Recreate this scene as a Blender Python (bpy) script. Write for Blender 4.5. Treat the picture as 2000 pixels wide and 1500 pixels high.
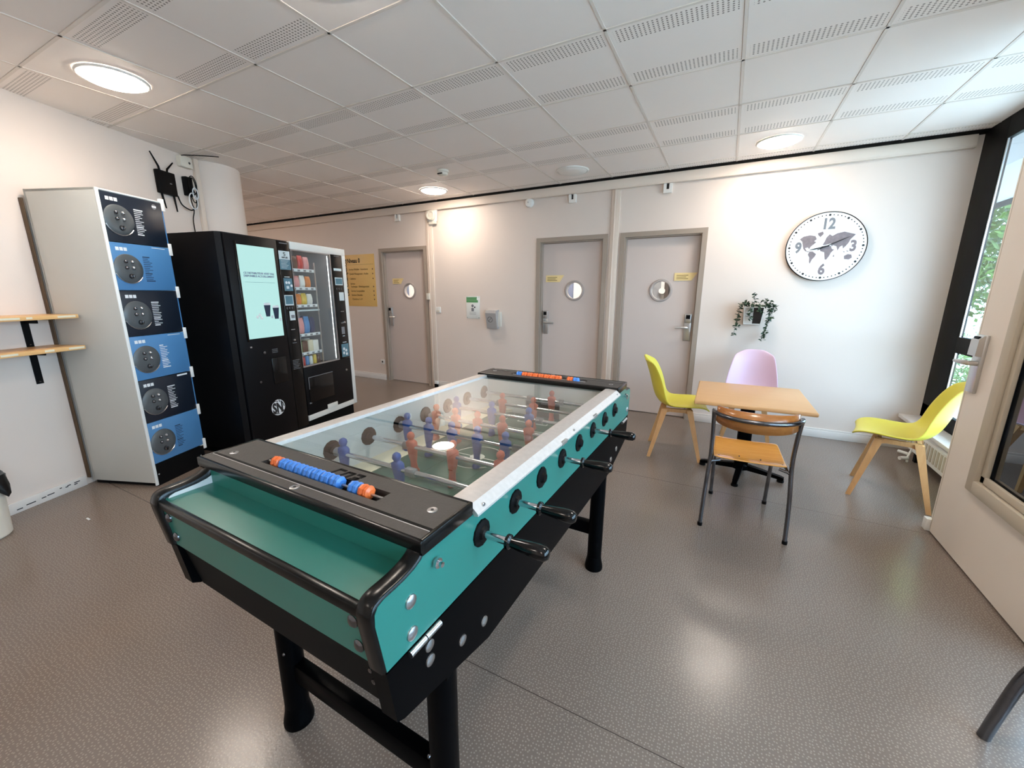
import bpy, bmesh, math, random
from mathutils import Vector, Matrix
random.seed(7)
for o in list(bpy.data.objects):
    bpy.data.objects.remove(o, do_unlink=True)
SC = bpy.context.scene
COL = SC.collection
PI = math.pi
R = math.radians

# ------------------------------------------------------------------ camera
H = 1.405
def camera():
    f, yaw, pitch, roll = 786.9, -.4826, -.2221, .0017
    cy, sy, cp, sp = math.cos(yaw), math.sin(yaw), math.cos(pitch), math.sin(pitch)
    fw = Vector((sy*cp, cy*cp, sp)); r = Vector((cy, -sy, 0)); u = r.cross(fw)
    r2 = r*math.cos(roll) + u*math.sin(roll); u2 = u*math.cos(roll) - r*math.sin(roll)
    cd = bpy.data.cameras.new('camera'); cd.sensor_width = 36; cd.lens = f/2000*36
    cd.clip_start = .05
    co = bpy.data.objects.new('camera', cd); COL.objects.link(co)
    m = Matrix((r2, u2, -fw)).transposed().to_4x4(); m.translation = Vector((0, 0, H))
    co.matrix_world = m
    SC.camera = co
camera()
# ------------------------------------------------------------------ world, exposure
EXPOSURE = 1.15
SKY = 7.2
LAMP = 31.5
w = bpy.data.worlds.new('world'); SC.world = w; w.use_nodes = True
bg = w.node_tree.nodes['Background']; bg.inputs[0].default_value = (.5, .74, 1, 1); bg.inputs[1].default_value = SKY
vs = SC.view_settings
vs.view_transform = 'Standard'; vs.look = 'None'; vs.gamma = 1; vs.use_curve_mapping = False; vs.exposure = EXPOSURE
SC.display_settings.display_device = 'sRGB'
CEIL = 2.642
WY = 4.82       # back wall front plane
WX = 1.66       # window wall plane
def portal(y0, y1, z0, z1):
    l = bpy.data.lights.new('window_portal', 'AREA'); l.shape = 'RECTANGLE'; l.size = z1-z0; l.size_y = y1-y0
    l.cycles.is_portal = True
    o = bpy.data.objects.new('window_portal', l); COL.objects.link(o)
    o.location = (WX+.12, (y0+y1)/2, (z0+z1)/2); o.rotation_euler = (0, PI/2, 0)
portal(-.95, 4.5, .44, 2.5)

# ------------------------------------------------------------------ materials
def lin(c):
    return tuple((v/12.92 if v <= .04045 else ((v+.055)/1.055)**2.4) for v in c)
def C(r, g, b): return (*lin((r/255, g/255, b/255)), 1)
M = {}
def mat(name, col, rough=.5, metal=0, spec=.5, noise=0, nscale=30, bump=0, bscale=200, coat=0, rvar=0):
    m = bpy.data.materials.new(name); m.use_nodes = True; nt = m.node_tree; b = nt.nodes['Principled BSDF']
    b.inputs['Base Color'].default_value = col; b.inputs['Roughness'].default_value = rough
    b.inputs['Metallic'].default_value = metal; b.inputs['Specular IOR Level'].default_value = spec
    b.inputs['Coat Weight'].default_value = coat
    tc = nt.nodes.new('ShaderNodeTexCoord')
    if noise:
        n = nt.nodes.new('ShaderNodeTexNoise'); n.inputs['Scale'].default_value = nscale; n.inputs['Detail'].default_value = 5
        nt.links.new(tc.outputs['Object'], n.inputs['Vector'])
        mx = nt.nodes.new('ShaderNodeMix'); mx.data_type = 'RGBA'
        mx.inputs[6].default_value = tuple(v*(1-noise) for v in col[:3])+(1,); mx.inputs[7].default_value = tuple(min(1, v*(1+noise)) for v in col[:3])+(1,)
        nt.links.new(n.outputs['Fac'], mx.inputs[0]); nt.links.new(mx.outputs[2], b.inputs['Base Color'])
        if rvar:
            mr = nt.nodes.new('ShaderNodeMapRange'); mr.inputs[3].default_value = max(0, rough-rvar); mr.inputs[4].default_value = rough+rvar
            nt.links.new(n.outputs['Fac'], mr.inputs[0]); nt.links.new(mr.outputs[0], b.inputs['Roughness'])
    if bump:
        n2 = nt.nodes.new('ShaderNodeTexNoise'); n2.inputs['Scale'].default_value = bscale; n2.inputs['Detail'].default_value = 3
        nt.links.new(tc.outputs['Object'], n2.inputs['Vector'])
        bp = nt.nodes.new('ShaderNodeBump'); bp.inputs['Strength'].default_value = bump; bp.inputs['Distance'].default_value = .002
        nt.links.new(n2.outputs['Fac'], bp.inputs['Height']); nt.links.new(bp.outputs[0], b.inputs['Normal'])
    M[name] = m
    return m
def nodes_of(m): return m.node_tree, m.node_tree.nodes['Principled BSDF']
mat('wall_paint', C(224, 209, 198), .55, noise=.02, nscale=3, bump=.15, bscale=150)
mat('trunk_white', C(222, 205, 190), .45)
mat('skirting', C(225, 218, 212), .45, noise=.03, nscale=8)
mat('door_taupe', C(208, 192, 183), .5, noise=.02, nscale=2, bump=.06, bscale=120)
mat('frame_taupe', C(160, 144, 130), .45, noise=.02, nscale=4)
mat('door_beige', C(236, 223, 210), .5, noise=.02, nscale=3, bump=.06, bscale=120)
mat('beige_trim', C(196, 182, 162), .5, noise=.03, nscale=6)
mat('ceil_white', C(244, 235, 229), .7, noise=.015, nscale=4, bump=.12, bscale=300)
mat('grid_white', C(226, 216, 207), .5)
mat('black', C(8, 8, 9), .5, spec=.12)
mat('black_gloss', C(8, 8, 9), .14, spec=.4)
mat('black_matte', C(12, 11, 10), .7, spec=.15)
mat('black_paint', C(4, 4, 5), .36, spec=.04, noise=.1, nscale=20)
mat('black_rubber', C(9, 9, 9), .25, spec=.3)
mat('machine_black', C(7, 7, 10), .4, spec=.2, noise=.1, nscale=5)
mat('chrome', C(215, 215, 220), .12, 1)
mat('steel', C(190, 190, 192), .28, 1, noise=.05, nscale=60)
mat('dark_chrome', C(112, 112, 116), .2, 1, noise=.2, nscale=40)
mat('silver', C(200, 198, 196), .3, .85)
mat('alu', C(206, 200, 196), .42, .55, noise=.13, nscale=70, bump=.2, bscale=90)
mat('laminate', C(38, 110, 100), .28)
mat('laminate_white', C(214, 216, 214), .4, noise=.02, nscale=6)
mat('field_green', C(32, 84, 66), .35, noise=.06, nscale=20)
mat('field_beige', C(222, 214, 190), .4, noise=.03, nscale=10)
mat('line_white', C(225, 228, 222), .4)
mat('board_grey', C(58, 53, 50), .5, noise=.22, nscale=45, bump=.25, bscale=220)
mat('blue_plastic', C(66, 128, 208), .35)
mat('orange_plastic', C(226, 108, 52), .35)
mat('player_blue', C(48, 86, 160), .45)
mat('player_orange', C(196, 92, 66), .45)
mat('chip_wood', C(170, 130, 90), .7, noise=.25, nscale=150)
mat('locker_white', C(206, 204, 196), .45, noise=.015, nscale=5)
mat('locker_edge', C(236, 236, 232), .4)
mat('locker_dark', C(24, 32, 44), .32, noise=.06, nscale=4)
mat('locker_blue', C(78, 130, 178), .32, noise=.04, nscale=4)
mat('dial_grey', C(92, 96, 98), .38, .3, noise=.1, nscale=30)
mat('print_white', C(228, 230, 232), .5)
mat('print_dark', C(22, 40, 66), .5)
mat('print_black', C(22, 20, 20), .55)
mat('print_grey', C(120, 122, 126), .5)
mat('hinge_white', C(238, 236, 232), .5)
mat('machine_white', C(226, 224, 218), .4)
mat('card_blue', C(86, 124, 138), .4, noise=.05, nscale=20)
mat('card_white', C(205, 216, 218), .4)
mat('yellow_plastic', C(220, 206, 74), .4, noise=.02, nscale=4)
mat('pink_plastic', C(214, 184, 204), .4, noise=.02, nscale=4)
mat('clock_face', C(240, 238, 236), .5)
mat('map_grey', C(128, 116, 118), .6, noise=.35, nscale=40)
mat('brass_sign', C(226, 184, 110), .4, 0, noise=.04, nscale=8)
mat('sign_text', C(120, 86, 36), .5)
mat('plaque', C(238, 212, 150), .4, 0, noise=.03, nscale=8)
mat('plastic_white', C(232, 228, 222), .4)
mat('plastic_cream', C(222, 214, 200), .45)
mat('ring_taupe', C(172, 160, 153), .45, .1)
mat('grey_metal', C(188, 184, 182), .4, .3, noise=.03, nscale=20)
mat('poster_white', C(228, 230, 226), .5)
mat('poster_green', C(92, 150, 96), .5, noise=.08, nscale=60)
mat('leaf_dark', C(44, 66, 40), .5, noise=.35, nscale=40)
mat('soil', C(50, 38, 30), .9, noise=.3, nscale=60)
mat('pot_grey', C(196, 188, 180), .5, noise=.05, nscale=20)
mat('pot_black', C(22, 22, 24), .35)
mat('bin_cream', C(222, 214, 200), .45)
mat('bag_black', C(12, 12, 13), .25)
mat('grout_dark', C(40, 30, 26), .8)
mat('brown_shadow', C(88, 66, 44), .6, noise=.15, nscale=20)
mat('tree_leaf', C(70, 98, 28), .5, noise=.5, nscale=2)
mat('bark', C(84, 70, 56), .9, noise=.3, nscale=20)
mat('pavement', C(206, 202, 194), .8, noise=.1, nscale=6)
mat('render_grey', C(150, 150, 150), .8, noise=.06, nscale=4)
mat('hall_paint', C(235, 232, 228), .6)
mat('hall_blue', C(116, 124, 150), .6, noise=.04, nscale=5)
mat('hall_brown', C(72, 56, 48), .6, noise=.2, nscale=15)
mat('fridge_grey', C(150, 150, 152), .4, noise=.05, nscale=6)
def emis(name, col, s):
    m = bpy.data.materials.new(name); m.use_nodes = True; b = m.node_tree.nodes['Principled BSDF']
    b.inputs['Base Color'].default_value = (.9, .9, .9, 1); b.inputs['Emission Color'].default_value = col; b.inputs['Emission Strength'].default_value = s
    M[name] = m
emis('lamp_glow', (1, .88, .76, 1), LAMP)
emis('hall_glow', (1, .98, .96, 1), 40)
emis('led_glint', (.92, .96, 1, 1), 1.6)
emis('screen_glow', C(186, 236, 232), .42)
M['screen_glow'].node_tree.nodes['Principled BSDF'].inputs['Base Color'].default_value = (.02, .02, .02, 1)
def glass(name, tint, gl=.0, ior=1.5):
    m = bpy.data.materials.new(name); m.use_nodes = True; nt = m.node_tree; nt.nodes.remove(nt.nodes['Principled BSDF'])
    out = nt.nodes['Material Output']
    tr = nt.nodes.new('ShaderNodeBsdfTransparent'); tr.inputs[0].default_value = tint
    g = nt.nodes.new('ShaderNodeBsdfGlossy'); g.inputs['Roughness'].default_value = gl; g.inputs[0].default_value = (1, 1, 1, 1)
    fr = nt.nodes.new('ShaderNodeFresnel'); fr.inputs[0].default_value = ior
    mx = nt.nodes.new('ShaderNodeMixShader')
    ge = nt.nodes.new('ShaderNodeNewGeometry'); sub = nt.nodes.new('ShaderNodeMath'); sub.operation = 'SUBTRACT'; sub.use_clamp = True   # only the outer faces of the slab mirror
    a1 = nt.nodes.new('ShaderNodeMath'); a1.operation = 'ADD'; a1.inputs[1].default_value = 1; nt.links.new(fr.outputs[0], a1.inputs[0])   # both faces of the pane: 2R/(1+R)
    m1 = nt.nodes.new('ShaderNodeMath'); m1.operation = 'MULTIPLY'; m1.inputs[1].default_value = 2; nt.links.new(fr.outputs[0], m1.inputs[0])
    d1 = nt.nodes.new('ShaderNodeMath'); d1.operation = 'DIVIDE'; nt.links.new(m1.outputs[0], d1.inputs[0]); nt.links.new(a1.outputs[0], d1.inputs[1])
    nt.links.new(d1.outputs[0], sub.inputs[0]); nt.links.new(ge.outputs['Backfacing'], sub.inputs[1])
    nt.links.new(sub.outputs[0], mx.inputs[0]); nt.links.new(tr.outputs[0], mx.inputs[1]); nt.links.new(g.outputs[0], mx.inputs[2])
    nt.links.new(mx.outputs[0], out.inputs[0]); M[name] = m
glass('glass', (.97, .99, .98, 1))
glass('table_glass', (.965, .985, .975, 1), .004, 1.55)
glass('dark_glass', (.05, .05, .055, 1))
def floor_mat():
    m = mat('vinyl', C(128, 116, 108), .2, spec=.5); nt, b = nodes_of(m); N = nt.nodes.new; L = nt.links.new
    tc = N('ShaderNodeTexCoord'); v = N('ShaderNodeTexVoronoi'); v.voronoi_dimensions = '2D'; v.inputs['Scale'].default_value = 88; v.inputs['Randomness'].default_value = .6
    L(tc.outputs['Object'], v.inputs['Vector'])
    r = N('ShaderNodeMapRange'); r.inputs[1].default_value = .16; r.inputs[2].default_value = .27; r.inputs[3].default_value = 1; r.inputs[4].default_value = 0
    L(v.outputs['Distance'], r.inputs[0])
    n = N('ShaderNodeTexNoise'); n.inputs['Scale'].default_value = 1.6; n.inputs['Detail'].default_value = 6; L(tc.outputs['Object'], n.inputs['Vector'])
    base = N('ShaderNodeMix'); base.data_type = 'RGBA'; base.inputs[6].default_value = C(115, 101, 92); base.inputs[7].default_value = C(127, 113, 103); L(n.outputs['Fac'], base.inputs[0])
    dots = N('ShaderNodeMix'); dots.data_type = 'RGBA'; dots.inputs[7].default_value = C(166, 153, 142); L(base.outputs[2], dots.inputs[6])
    k = N('ShaderNodeMath'); k.operation = 'MULTIPLY'; k.inputs[1].default_value = .6; L(r.outputs[0], k.inputs[0]); L(k.outputs[0], dots.inputs[0])
    sx = N('ShaderNodeSeparateXYZ'); L(tc.outputs['Object'], sx.inputs[0])          # welded sheet seams every 2 m
    a = N('ShaderNodeMath'); a.operation = 'SUBTRACT'; a.inputs[1].default_value = 1.07-40; L(sx.outputs[1], a.inputs[0])
    md = N('ShaderNodeMath'); md.operation = 'MODULO'; md.inputs[1].default_value = 2.0; L(a.outputs[0], md.inputs[0])
    lt = N('ShaderNodeMath'); lt.operation = 'LESS_THAN'; lt.inputs[1].default_value = .0035; L(md.outputs[0], lt.inputs[0])
    seam = N('ShaderNodeMix'); seam.data_type = 'RGBA'; seam.inputs[7].default_value = C(72, 62, 56); L(dots.outputs[2], seam.inputs[6]); L(lt.outputs[0], seam.inputs[0])
    L(seam.outputs[2], b.inputs['Base Color'])
    n3 = N('ShaderNodeTexNoise'); n3.inputs['Scale'].default_value = 5; n3.inputs['Detail'].default_value = 8; L(tc.outputs['Object'], n3.inputs['Vector'])
    rr = N('ShaderNodeMapRange'); rr.inputs[3].default_value = .16; rr.inputs[4].default_value = .31; L(n3.outputs['Fac'], rr.inputs[0]); L(rr.outputs[0], b.inputs['Roughness'])
    bp = N('ShaderNodeBump'); bp.inputs['Strength'].default_value = .12; bp.inputs['Distance'].default_value = .002
    n4 = N('ShaderNodeTexNoise'); n4.inputs['Scale'].default_value = 140; L(tc.outputs['Object'], n4.inputs['Vector']); L(n4.outputs['Fac'], bp.inputs['Height']); L(bp.outputs[0], b.inputs['Normal'])
floor_mat()
def perf_mat():
    m = mat('ceil_perf', C(244, 235, 229), .7, noise=.015, nscale=4); nt, b = nodes_of(m); N = nt.nodes.new; L = nt.links.new
    src = b.inputs['Base Color'].links[0].from_socket
    tc = N('ShaderNodeTexCoord'); sx = N('ShaderNodeSeparateXYZ'); L(tc.outputs['Object'], sx.inputs[0])
    def op(o, a, bb=None):
        x = N('ShaderNodeMath'); x.operation = o
        for i, v in enumerate((a, bb)):
            if v is None: continue
            if isinstance(v, (int, float)): x.inputs[i].default_value = v
            else: L(v, x.inputs[i])
        return x.outputs[0]
    ax = op('ABSOLUTE', sx.outputs[0]); ay = op('ABSOLUTE', sx.outputs[1])
    fx = op('SUBTRACT', op('FRACT', op('DIVIDE', op('ADD', sx.outputs[0], 1.0), .021)), .5)
    fy = op('SUBTRACT', op('FRACT', op('DIVIDE', op('SUBTRACT', ay, .163), .0155)), .5)
    dx = op('MULTIPLY', fx, .021); dy = op('MULTIPLY', fy, .0155)
    d2 = op('ADD', op('MULTIPLY', dx, dx), op('MULTIPLY', dy, dy))
    hole = op('LESS_THAN', d2, .0048**2)
    inx = op('LESS_THAN', ax, .272); iny = op('MULTIPLY', op('GREATER_THAN', ay, .163), op('LESS_THAN', ay, .2714))
    f = op('MULTIPLY', hole, op('MULTIPLY', inx, iny))
    mx = N('ShaderNodeMix'); mx.data_type = 'RGBA'; L(src, mx.inputs[6]); mx.inputs[7].default_value = C(146, 136, 128); L(f, mx.inputs[0]); L(mx.outputs[2], b.inputs['Base Color'])  # shade in the holes painted as flat darker dots
perf_mat()
def wood(name, c1, c2, rough=.4, scale=(2, 22, 22), coat=0):
    m = mat(name, c1, rough, coat=coat); nt, b = nodes_of(m); N = nt.nodes.new; L = nt.links.new
    tc = N('ShaderNodeTexCoord'); mp = N('ShaderNodeMapping'); mp.inputs['Scale'].default_value = scale; L(tc.outputs['Object'], mp.inputs[0])
    n = N('ShaderNodeTexNoise'); n.inputs['Scale'].default_value = 2.2; n.inputs['Detail'].default_value = 6; n.inputs['Distortion'].default_value = .6; L(mp.outputs[0], n.inputs['Vector'])
    mx = N('ShaderNodeMix'); mx.data_type = 'RGBA'; mx.inputs[6].default_value = c1; mx.inputs[7].default_value = c2; L(n.outputs['Fac'], mx.inputs[0]); L(mx.outputs[2], b.inputs['Base Color'])
wood('beech_top', C(210, 160, 106), C(222, 176, 124), .35, (1, 14, 14))
wood('beech_leg', C(196, 142, 88), C(222, 172, 116), .45, (30, 30, 3))
wood('plywood', C(196, 124, 44), C(230, 166, 84), .22, (3, 30, 30), .3)
wood('plywood_dark', C(146, 84, 34), C(190, 122, 62), .25, (3, 30, 30), .3)
wood('shelf_wood', C(214, 160, 96), C(234, 190, 132), .4, (3, 24, 24))

# ------------------------------------------------------------------ mesh helpers
class MB:
    def __init__(s): s.v = []; s.f = []
    def add(s, vs_, fs):
        k = len(s.v); s.v += [tuple(p) for p in vs_]; s.f += [tuple(i+k for i in f) for f in fs]; return s
    def box(s, x0, x1, y0, y1, z0, z1, bev=0, seg=2):
        if bev:
            bm = bmesh.new(); bmesh.ops.create_cube(bm, size=1)
            for v in bm.verts: v.co = Vector(((x0+x1)/2+v.co.x*(x1-x0), (y0+y1)/2+v.co.y*(y1-y0), (z0+z1)/2+v.co.z*(z1-z0)))
            bmesh.ops.bevel(bm, geom=bm.edges[:], offset=bev, segments=seg, affect='EDGES', profile=.5)
            bm.verts.index_update(); s.add([v.co[:] for v in bm.verts], [[v.index for v in f.verts] for f in bm.faces]); bm.free(); return s
        return s.add([(x0, y0, z0), (x1, y0, z0), (x1, y1, z0), (x0, y1, z0), (x0, y0, z1), (x1, y0, z1), (x1, y1, z1), (x0, y1, z1)],
                     [(0, 3, 2, 1), (4, 5, 6, 7), (0, 1, 5, 4), (1, 2, 6, 5), (2, 3, 7, 6), (3, 0, 4, 7)])
    def prism(s, poly, axis, a0, a1):
        """poly: 2D outline; axis x: (y,z) extruded in x; y: (x,z); z: (x,y)"""
        def mk(p, a): return (a, p[0], p[1]) if axis == 'x' else ((p[0], a, p[1]) if axis == 'y' else (p[0], p[1], a))
        n = len(poly); vs_ = [mk(p, a0) for p in poly]+[mk(p, a1) for p in poly]
        area = sum(poly[i][0]*poly[(i+1) % n][1]-poly[(i+1) % n][0]*poly[i][1] for i in range(n))
        flip = (area > 0) == (axis != 'y')
        a = list(range(n)); b = list(range(n, 2*n))
        fs = [a[::-1] if flip else a, b if flip else b[::-1]]
        for i in range(n):
            j = (i+1) % n; q = (i, j, n+j, n+i); fs.append(q if flip else q[::-1])
        return s.add(vs_, fs)
    def cyl(s, p0, p1, r0, r1=None, n=16):
        r1 = r0 if r1 is None else r1; p0 = Vector(p0); p1 = Vector(p1); d = (p1-p0).normalized()
        a = d.orthogonal().normalized(); b = d.cross(a); vs_ = []
        for p, r in ((p0, r0), (p1, r1)):
            vs_ += [p+a*math.cos(2*PI*i/n)*r+b*math.sin(2*PI*i/n)*r for i in range(n)]
        fs = [tuple(range(n))[::-1], tuple(range(n, 2*n))]+[(i, (i+1) % n, n+(i+1) % n, n+i) for i in range(n)]
        return s.add(vs_, fs)
    def tube(s, pts, r, n=10, closed=False, sub=0, rad=None):
        P = [Vector(p) for p in pts]
        if sub: P = spline(P, sub, closed); rad = None
        m = len(P); vs_ = []; prev = None
        for i, p in enumerate(P):
            if closed: d = (P[(i+1) % m]-P[i-1]).normalized()
            else: d = (P[min(i+1, m-1)]-P[max(i-1, 0)]).normalized()
            if prev is None: a = d.orthogonal().normalized()
            else: a = (prev-d*prev.dot(d)).normalized()
            prev = a; b = d.cross(a); rr = rad[i] if rad else r
            vs_ += [p+a*math.cos(2*PI*k/n)*rr+b*math.sin(2*PI*k/n)*rr for k in range(n)]
        fs = []
        for i in range(m if closed else m-1):
            j = (i+1) % m
            fs += [(i*n+k, i*n+(k+1) % n, j*n+(k+1) % n, j*n+k) for k in range(n)]
        if not closed: fs += [tuple(range(n))[::-1], tuple((m-1)*n+k for k in range(n))]
        return s.add(vs_, fs)
    def lathe(s, prof, n=24, o=(0, 0, 0), axis='z', caps=True):
        vs_ = []
        for r, h in prof:
            for k in range(n):
                c, t = math.cos(2*PI*k/n)*r, math.sin(2*PI*k/n)*r
                p = (c, t, h) if axis == 'z' else ((h, c, t) if axis == 'x' else (t, h, c))
                vs_.append((p[0]+o[0], p[1]+o[1], p[2]+o[2]))
        fs = [(i*n+k, i*n+(k+1) % n, (i+1)*n+(k+1) % n, (i+1)*n+k) for i in range(len(prof)-1) for k in range(n)]
        if caps: fs += [tuple(range(n))[::-1], tuple((len(prof)-1)*n+k for k in range(n))]
        return s.add(vs_, fs)
    def build(s, name, m, parent=None, smooth=True, ang=35, loc=None):
        me = bpy.data.meshes.new(name); me.from_pydata(s.v, [], s.f); me.update()
        bm = bmesh.new(); bm.from_mesh(me); bmesh.ops.recalc_face_normals(bm, faces=bm.faces[:]); bm.to_mesh(me); bm.free()
        if smooth:
            me.polygons.foreach_set('use_smooth', [True]*len(me.polygons)); me.set_sharp_from_angle(angle=R(ang))
        return link(name, me, m, parent, loc)
def link(name, me, m, parent=None, loc=None):
    o = bpy.data.objects.new(name, me); COL.objects.link(o)
    if m is not None and not me.materials: me.materials.append(M[m] if isinstance(m, str) else m)
    if parent is not None: o.parent = parent
    if loc is not None: o.location = loc
    return o
def spline(P, sub, closed=False):
    out = []; n = len(P); last = n if closed else n-1
    for i in range(last):
        g = (lambda k: P[k % n]) if closed else (lambda k: P[max(0, min(n-1, k))])
        p0, p1, p2, p3 = g(i-1), g(i), g(i+1), g(i+2)
        for t in range(sub):
            u = t/sub
            out.append(.5*((2*p1)+(p2-p0)*u+(2*p0-5*p1+4*p2-p3)*u*u+(3*p1-p0-3*p2+p3)*u**3))
    if not closed: out.append(P[-1])
    return out
def tag(o, label, cat, group=None):
    o['label'] = label; o['category'] = cat
    if group: o['group'] = group
    return o
def thing(name, label, cat, loc=(0, 0, 0), rz=0, group=None):
    o = bpy.data.objects.new(name, None); COL.objects.link(o); o.empty_display_size = .05
    o.location = loc; o.rotation_euler = (0, 0, rz)
    return tag(o, label, cat, group)
def struct(o, label=None):
    o['kind'] = 'structure'
    if label: o['label'] = label
    return o
def sroot(name, label, loc=(0, 0, 0), rz=0):
    o = bpy.data.objects.new(name, None); COL.objects.link(o); o.location = loc; o.rotation_euler = (0, 0, rz); o['kind'] = 'structure'; o['label'] = label
    return o
def B(name, m, parent, x0, x1, y0, y1, z0, z1, bev=0): return MB().box(x0, x1, y0, y1, z0, z1, bev).build(name, m, parent)
def text(name, body, size, loc, m, parent, align='LEFT', rot=(PI/2, 0, 0), ext=.0006, bold=0, sx=1):
    cu = bpy.data.curves.new('lettering', 'FONT'); cu.body = body; cu.size = size; cu.align_x = align; cu.extrude = ext; cu.offset = bold; cu.resolution_u = 3
    t = bpy.data.objects.new('lettering', cu)
    me = bpy.data.meshes.new_from_object(t); bpy.data.objects.remove(t)
    mt = Matrix.Translation(loc) @ Matrix.Rotation(rot[2], 4, 'Z') @ Matrix.Rotation(rot[0], 4, 'X') @ Matrix.Rotation(rot[1], 4, 'Z') @ Matrix.Diagonal((sx, 1, 1, 1))
    me.transform(mt); me.materials.clear()
    return link(name, me, m, parent)
def copy_tree(o, parent=None):
    c = o.copy(); COL.objects.link(c); c.parent = parent
    for ch in list(o.children): copy_tree(ch, c)
    return c
def ring_panel(mb, x0, x1, z0, z1, cx, cz, r, y0, y1, n=48):
    """rectangular slab in xz (thickness y0..y1) with a round hole"""
    ang = [2*PI*k/n for k in range(n)]+[math.atan2(z-cz, x-cx) % (2*PI) for x in (x0, x1) for z in (z0, z1)]
    ang = sorted(set(ang)); m = len(ang); inn = []; out = []
    for a in ang:
        c, s_ = math.cos(a), math.sin(a); inn.append((cx+r*c, cz+r*s_))
        ts = []
        if c > 1e-9: ts.append((x1-cx)/c)
        if c < -1e-9: ts.append((x0-cx)/c)
        if s_ > 1e-9: ts.append((z1-cz)/s_)
        if s_ < -1e-9: ts.append((z0-cz)/s_)
        t = min(ts); out.append((cx+t*c, cz+t*s_))
    vs_ = [(p[0], y, p[1]) for y in (y0, y1) for L in (inn, out) for p in L]
    fs = []
    for i in range(m):
        j = (i+1) % m
        fs += [(i, j, m+j, m+i), (2*m+i, 3*m+i, 3*m+j, 2*m+j), (i, 2*m+i, 2*m+j, j), (m+i, m+j, 3*m+j, 3*m+i)]
    return mb.add(vs_, fs)

# ================================================================== SETTING
XL = -10.5
struct(MB().box(XL-.2, WX+.3, -3.0, 7.2, -.12, 0).build('floor', 'vinyl'), 'grey brown speckled vinyl floor')
# --- ceiling: slab, T grid and tiles
ceil = struct(MB().box(XL-.2, WX+.3, -3.0, 7.2, CEIL+.03, CEIL+.15).build('ceiling', 'ceil_white'), 'white suspended ceiling of square tiles')
GX, GY = -1.2603, 2.217
YE = 4.755
g = MB()
def bar(mb, x0, x1, y0, y1): mb.box(x0, x1, y0, y1, CEIL-.002, CEIL+.02)
for i in range(-15, 6):
    x = GX+.6*i
    if x < WX: bar(g, x-.0075, x+.0075, -2.6, YE)
for j in range(-8, 5):
    y = GY+.6*j; bar(g, XL, WX, y-.0075, y+.0075)
g.build('ceiling_grid', 'grid_white', ceil)
def tile_mesh(nm, m):
    mb = MB().box(-.2935, .2935, -.2935, .2935, -.0, .015, .003, 1); me = bpy.data.meshes.new(nm); me.from_pydata(mb.v, [], mb.f); me.materials.append(M[m]); return me
TP, TQ = tile_mesh('tile_plain', 'ceil_white'), tile_mesh('tile_perforated', 'ceil_perf')
LAMPS = [(-3.36, 1.317, 1), (-1.56, 1.317, 1), (.24, 1.317, 1), (-3.36, 4.317, 1), (-1.56, 4.317, 0), (.24, 4.317, 1), (-8.76, 3.717, 1), (-6.96, 3.117, 1), (-3.36, -1.683, 1), (-1.56, -1.683, 1), (.24, -1.683, 1)]  # the two corridor entries are unseen lamps, added to brighten the dim corridor
far = MB()
for i in range(-16, 6):
    for j in range(-9, 5):
        x0, x1 = max(XL, GX+.6*i), min(WX, GX+.6*(i+1)); y0, y1 = max(-2.6, GY+.6*j), min(YE, GY+.6*(j+1))
        if x1-x0 < .05 or y1-y0 < .05: continue
        cx, cy = (x0+x1)/2, (y0+y1)/2
        lamp = any(abs(cx-a) < .1 and abs(cy-b) < .1 for a, b, _ in LAMPS)
        perf = j % 2 == 0 and not lamp
        d = -.4526*cx+.8643*cy-.2203*(CEIL-H)
        if d < .15:
            far.box(x0+.006, x1-.006, y0+.006, y1-.006, CEIL, CEIL+.012); continue
        o = link('ceiling_tile', TQ if perf else TP, None, ceil, (cx, cy, CEIL+random.uniform(0, .0015)))
        o.scale = ((x1-x0-.013)/.587, (y1-y0-.013)/.587, 1)
far.build('ceiling_tiles_overhead', 'ceil_white', ceil)['kind'] = 'stuff'

# --- back wall with three door openings
DOORS = [(-4.842, -3.92, 'L'), (-2.177, -1.287, 'L'), (-1.142, -.251, 'R')]
DT = 2.065
mb = MB(); xs = XL-.2
for x0, x1, _ in DOORS:
    mb.box(xs, x0+.02, WY, WY+.12, 0, CEIL+.03); mb.box(x0+.02, x1-.02, WY, WY+.12, DT-.02, CEIL+.03); xs = x1-.02
mb.box(xs, WX+.025, WY, WY+.12, 0, CEIL+.03)
struct(mb.build('wall_back', 'wall_paint', smooth=False), 'warm white painted back wall with three doors')
# trunking, black strip for the gap's shade, cover strips, skirting
t = MB().box(XL, 1.60, WY-.045, WY, 2.525, 2.622, .004); t.box(XL, 1.60, WY-.05, WY-.044, 2.525, 2.537, .001)
struct(t.build('trim_1', 'trunk_white'), 'long white cable trunking under the ceiling')
struct(MB().box(XL, WX-.01, YE+.005, WY, 2.6225, CEIL+.028).build('trim_2', 'black_matte', smooth=False), 'black strip painted in for the shade between ceiling and back wall')  # black box stands in for the shade inside the ceiling gap
for k, (a, b_) in enumerate(((-3.905, -3.79), (-1.262, -1.166))):
    p = MB().box(a, b_, WY-.018, WY, 0.0, 2.525, .004); p.box(a+.03, a+.045, WY-.026, WY-.017, 0, 2.525, .002)
    struct(p.build('trim_%d' % (3+k), 'trunk_white'), 'vertical white joint cover strip ' + ('beside the level sign door' if k == 0 else 'between the two middle doors'))
mb = MB()
for a, b_ in ((XL, -4.855), (-3.785, -2.19), (-.238, WX)):
    mb.box(a, b_, WY-.02, WY, 0, .072, .003); mb.box(a, b_, WY-.014, WY, .072, .092, .002)
struct(mb.build('baseboard_back', 'skirting'), 'pale grey skirting along the back wall')

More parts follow.
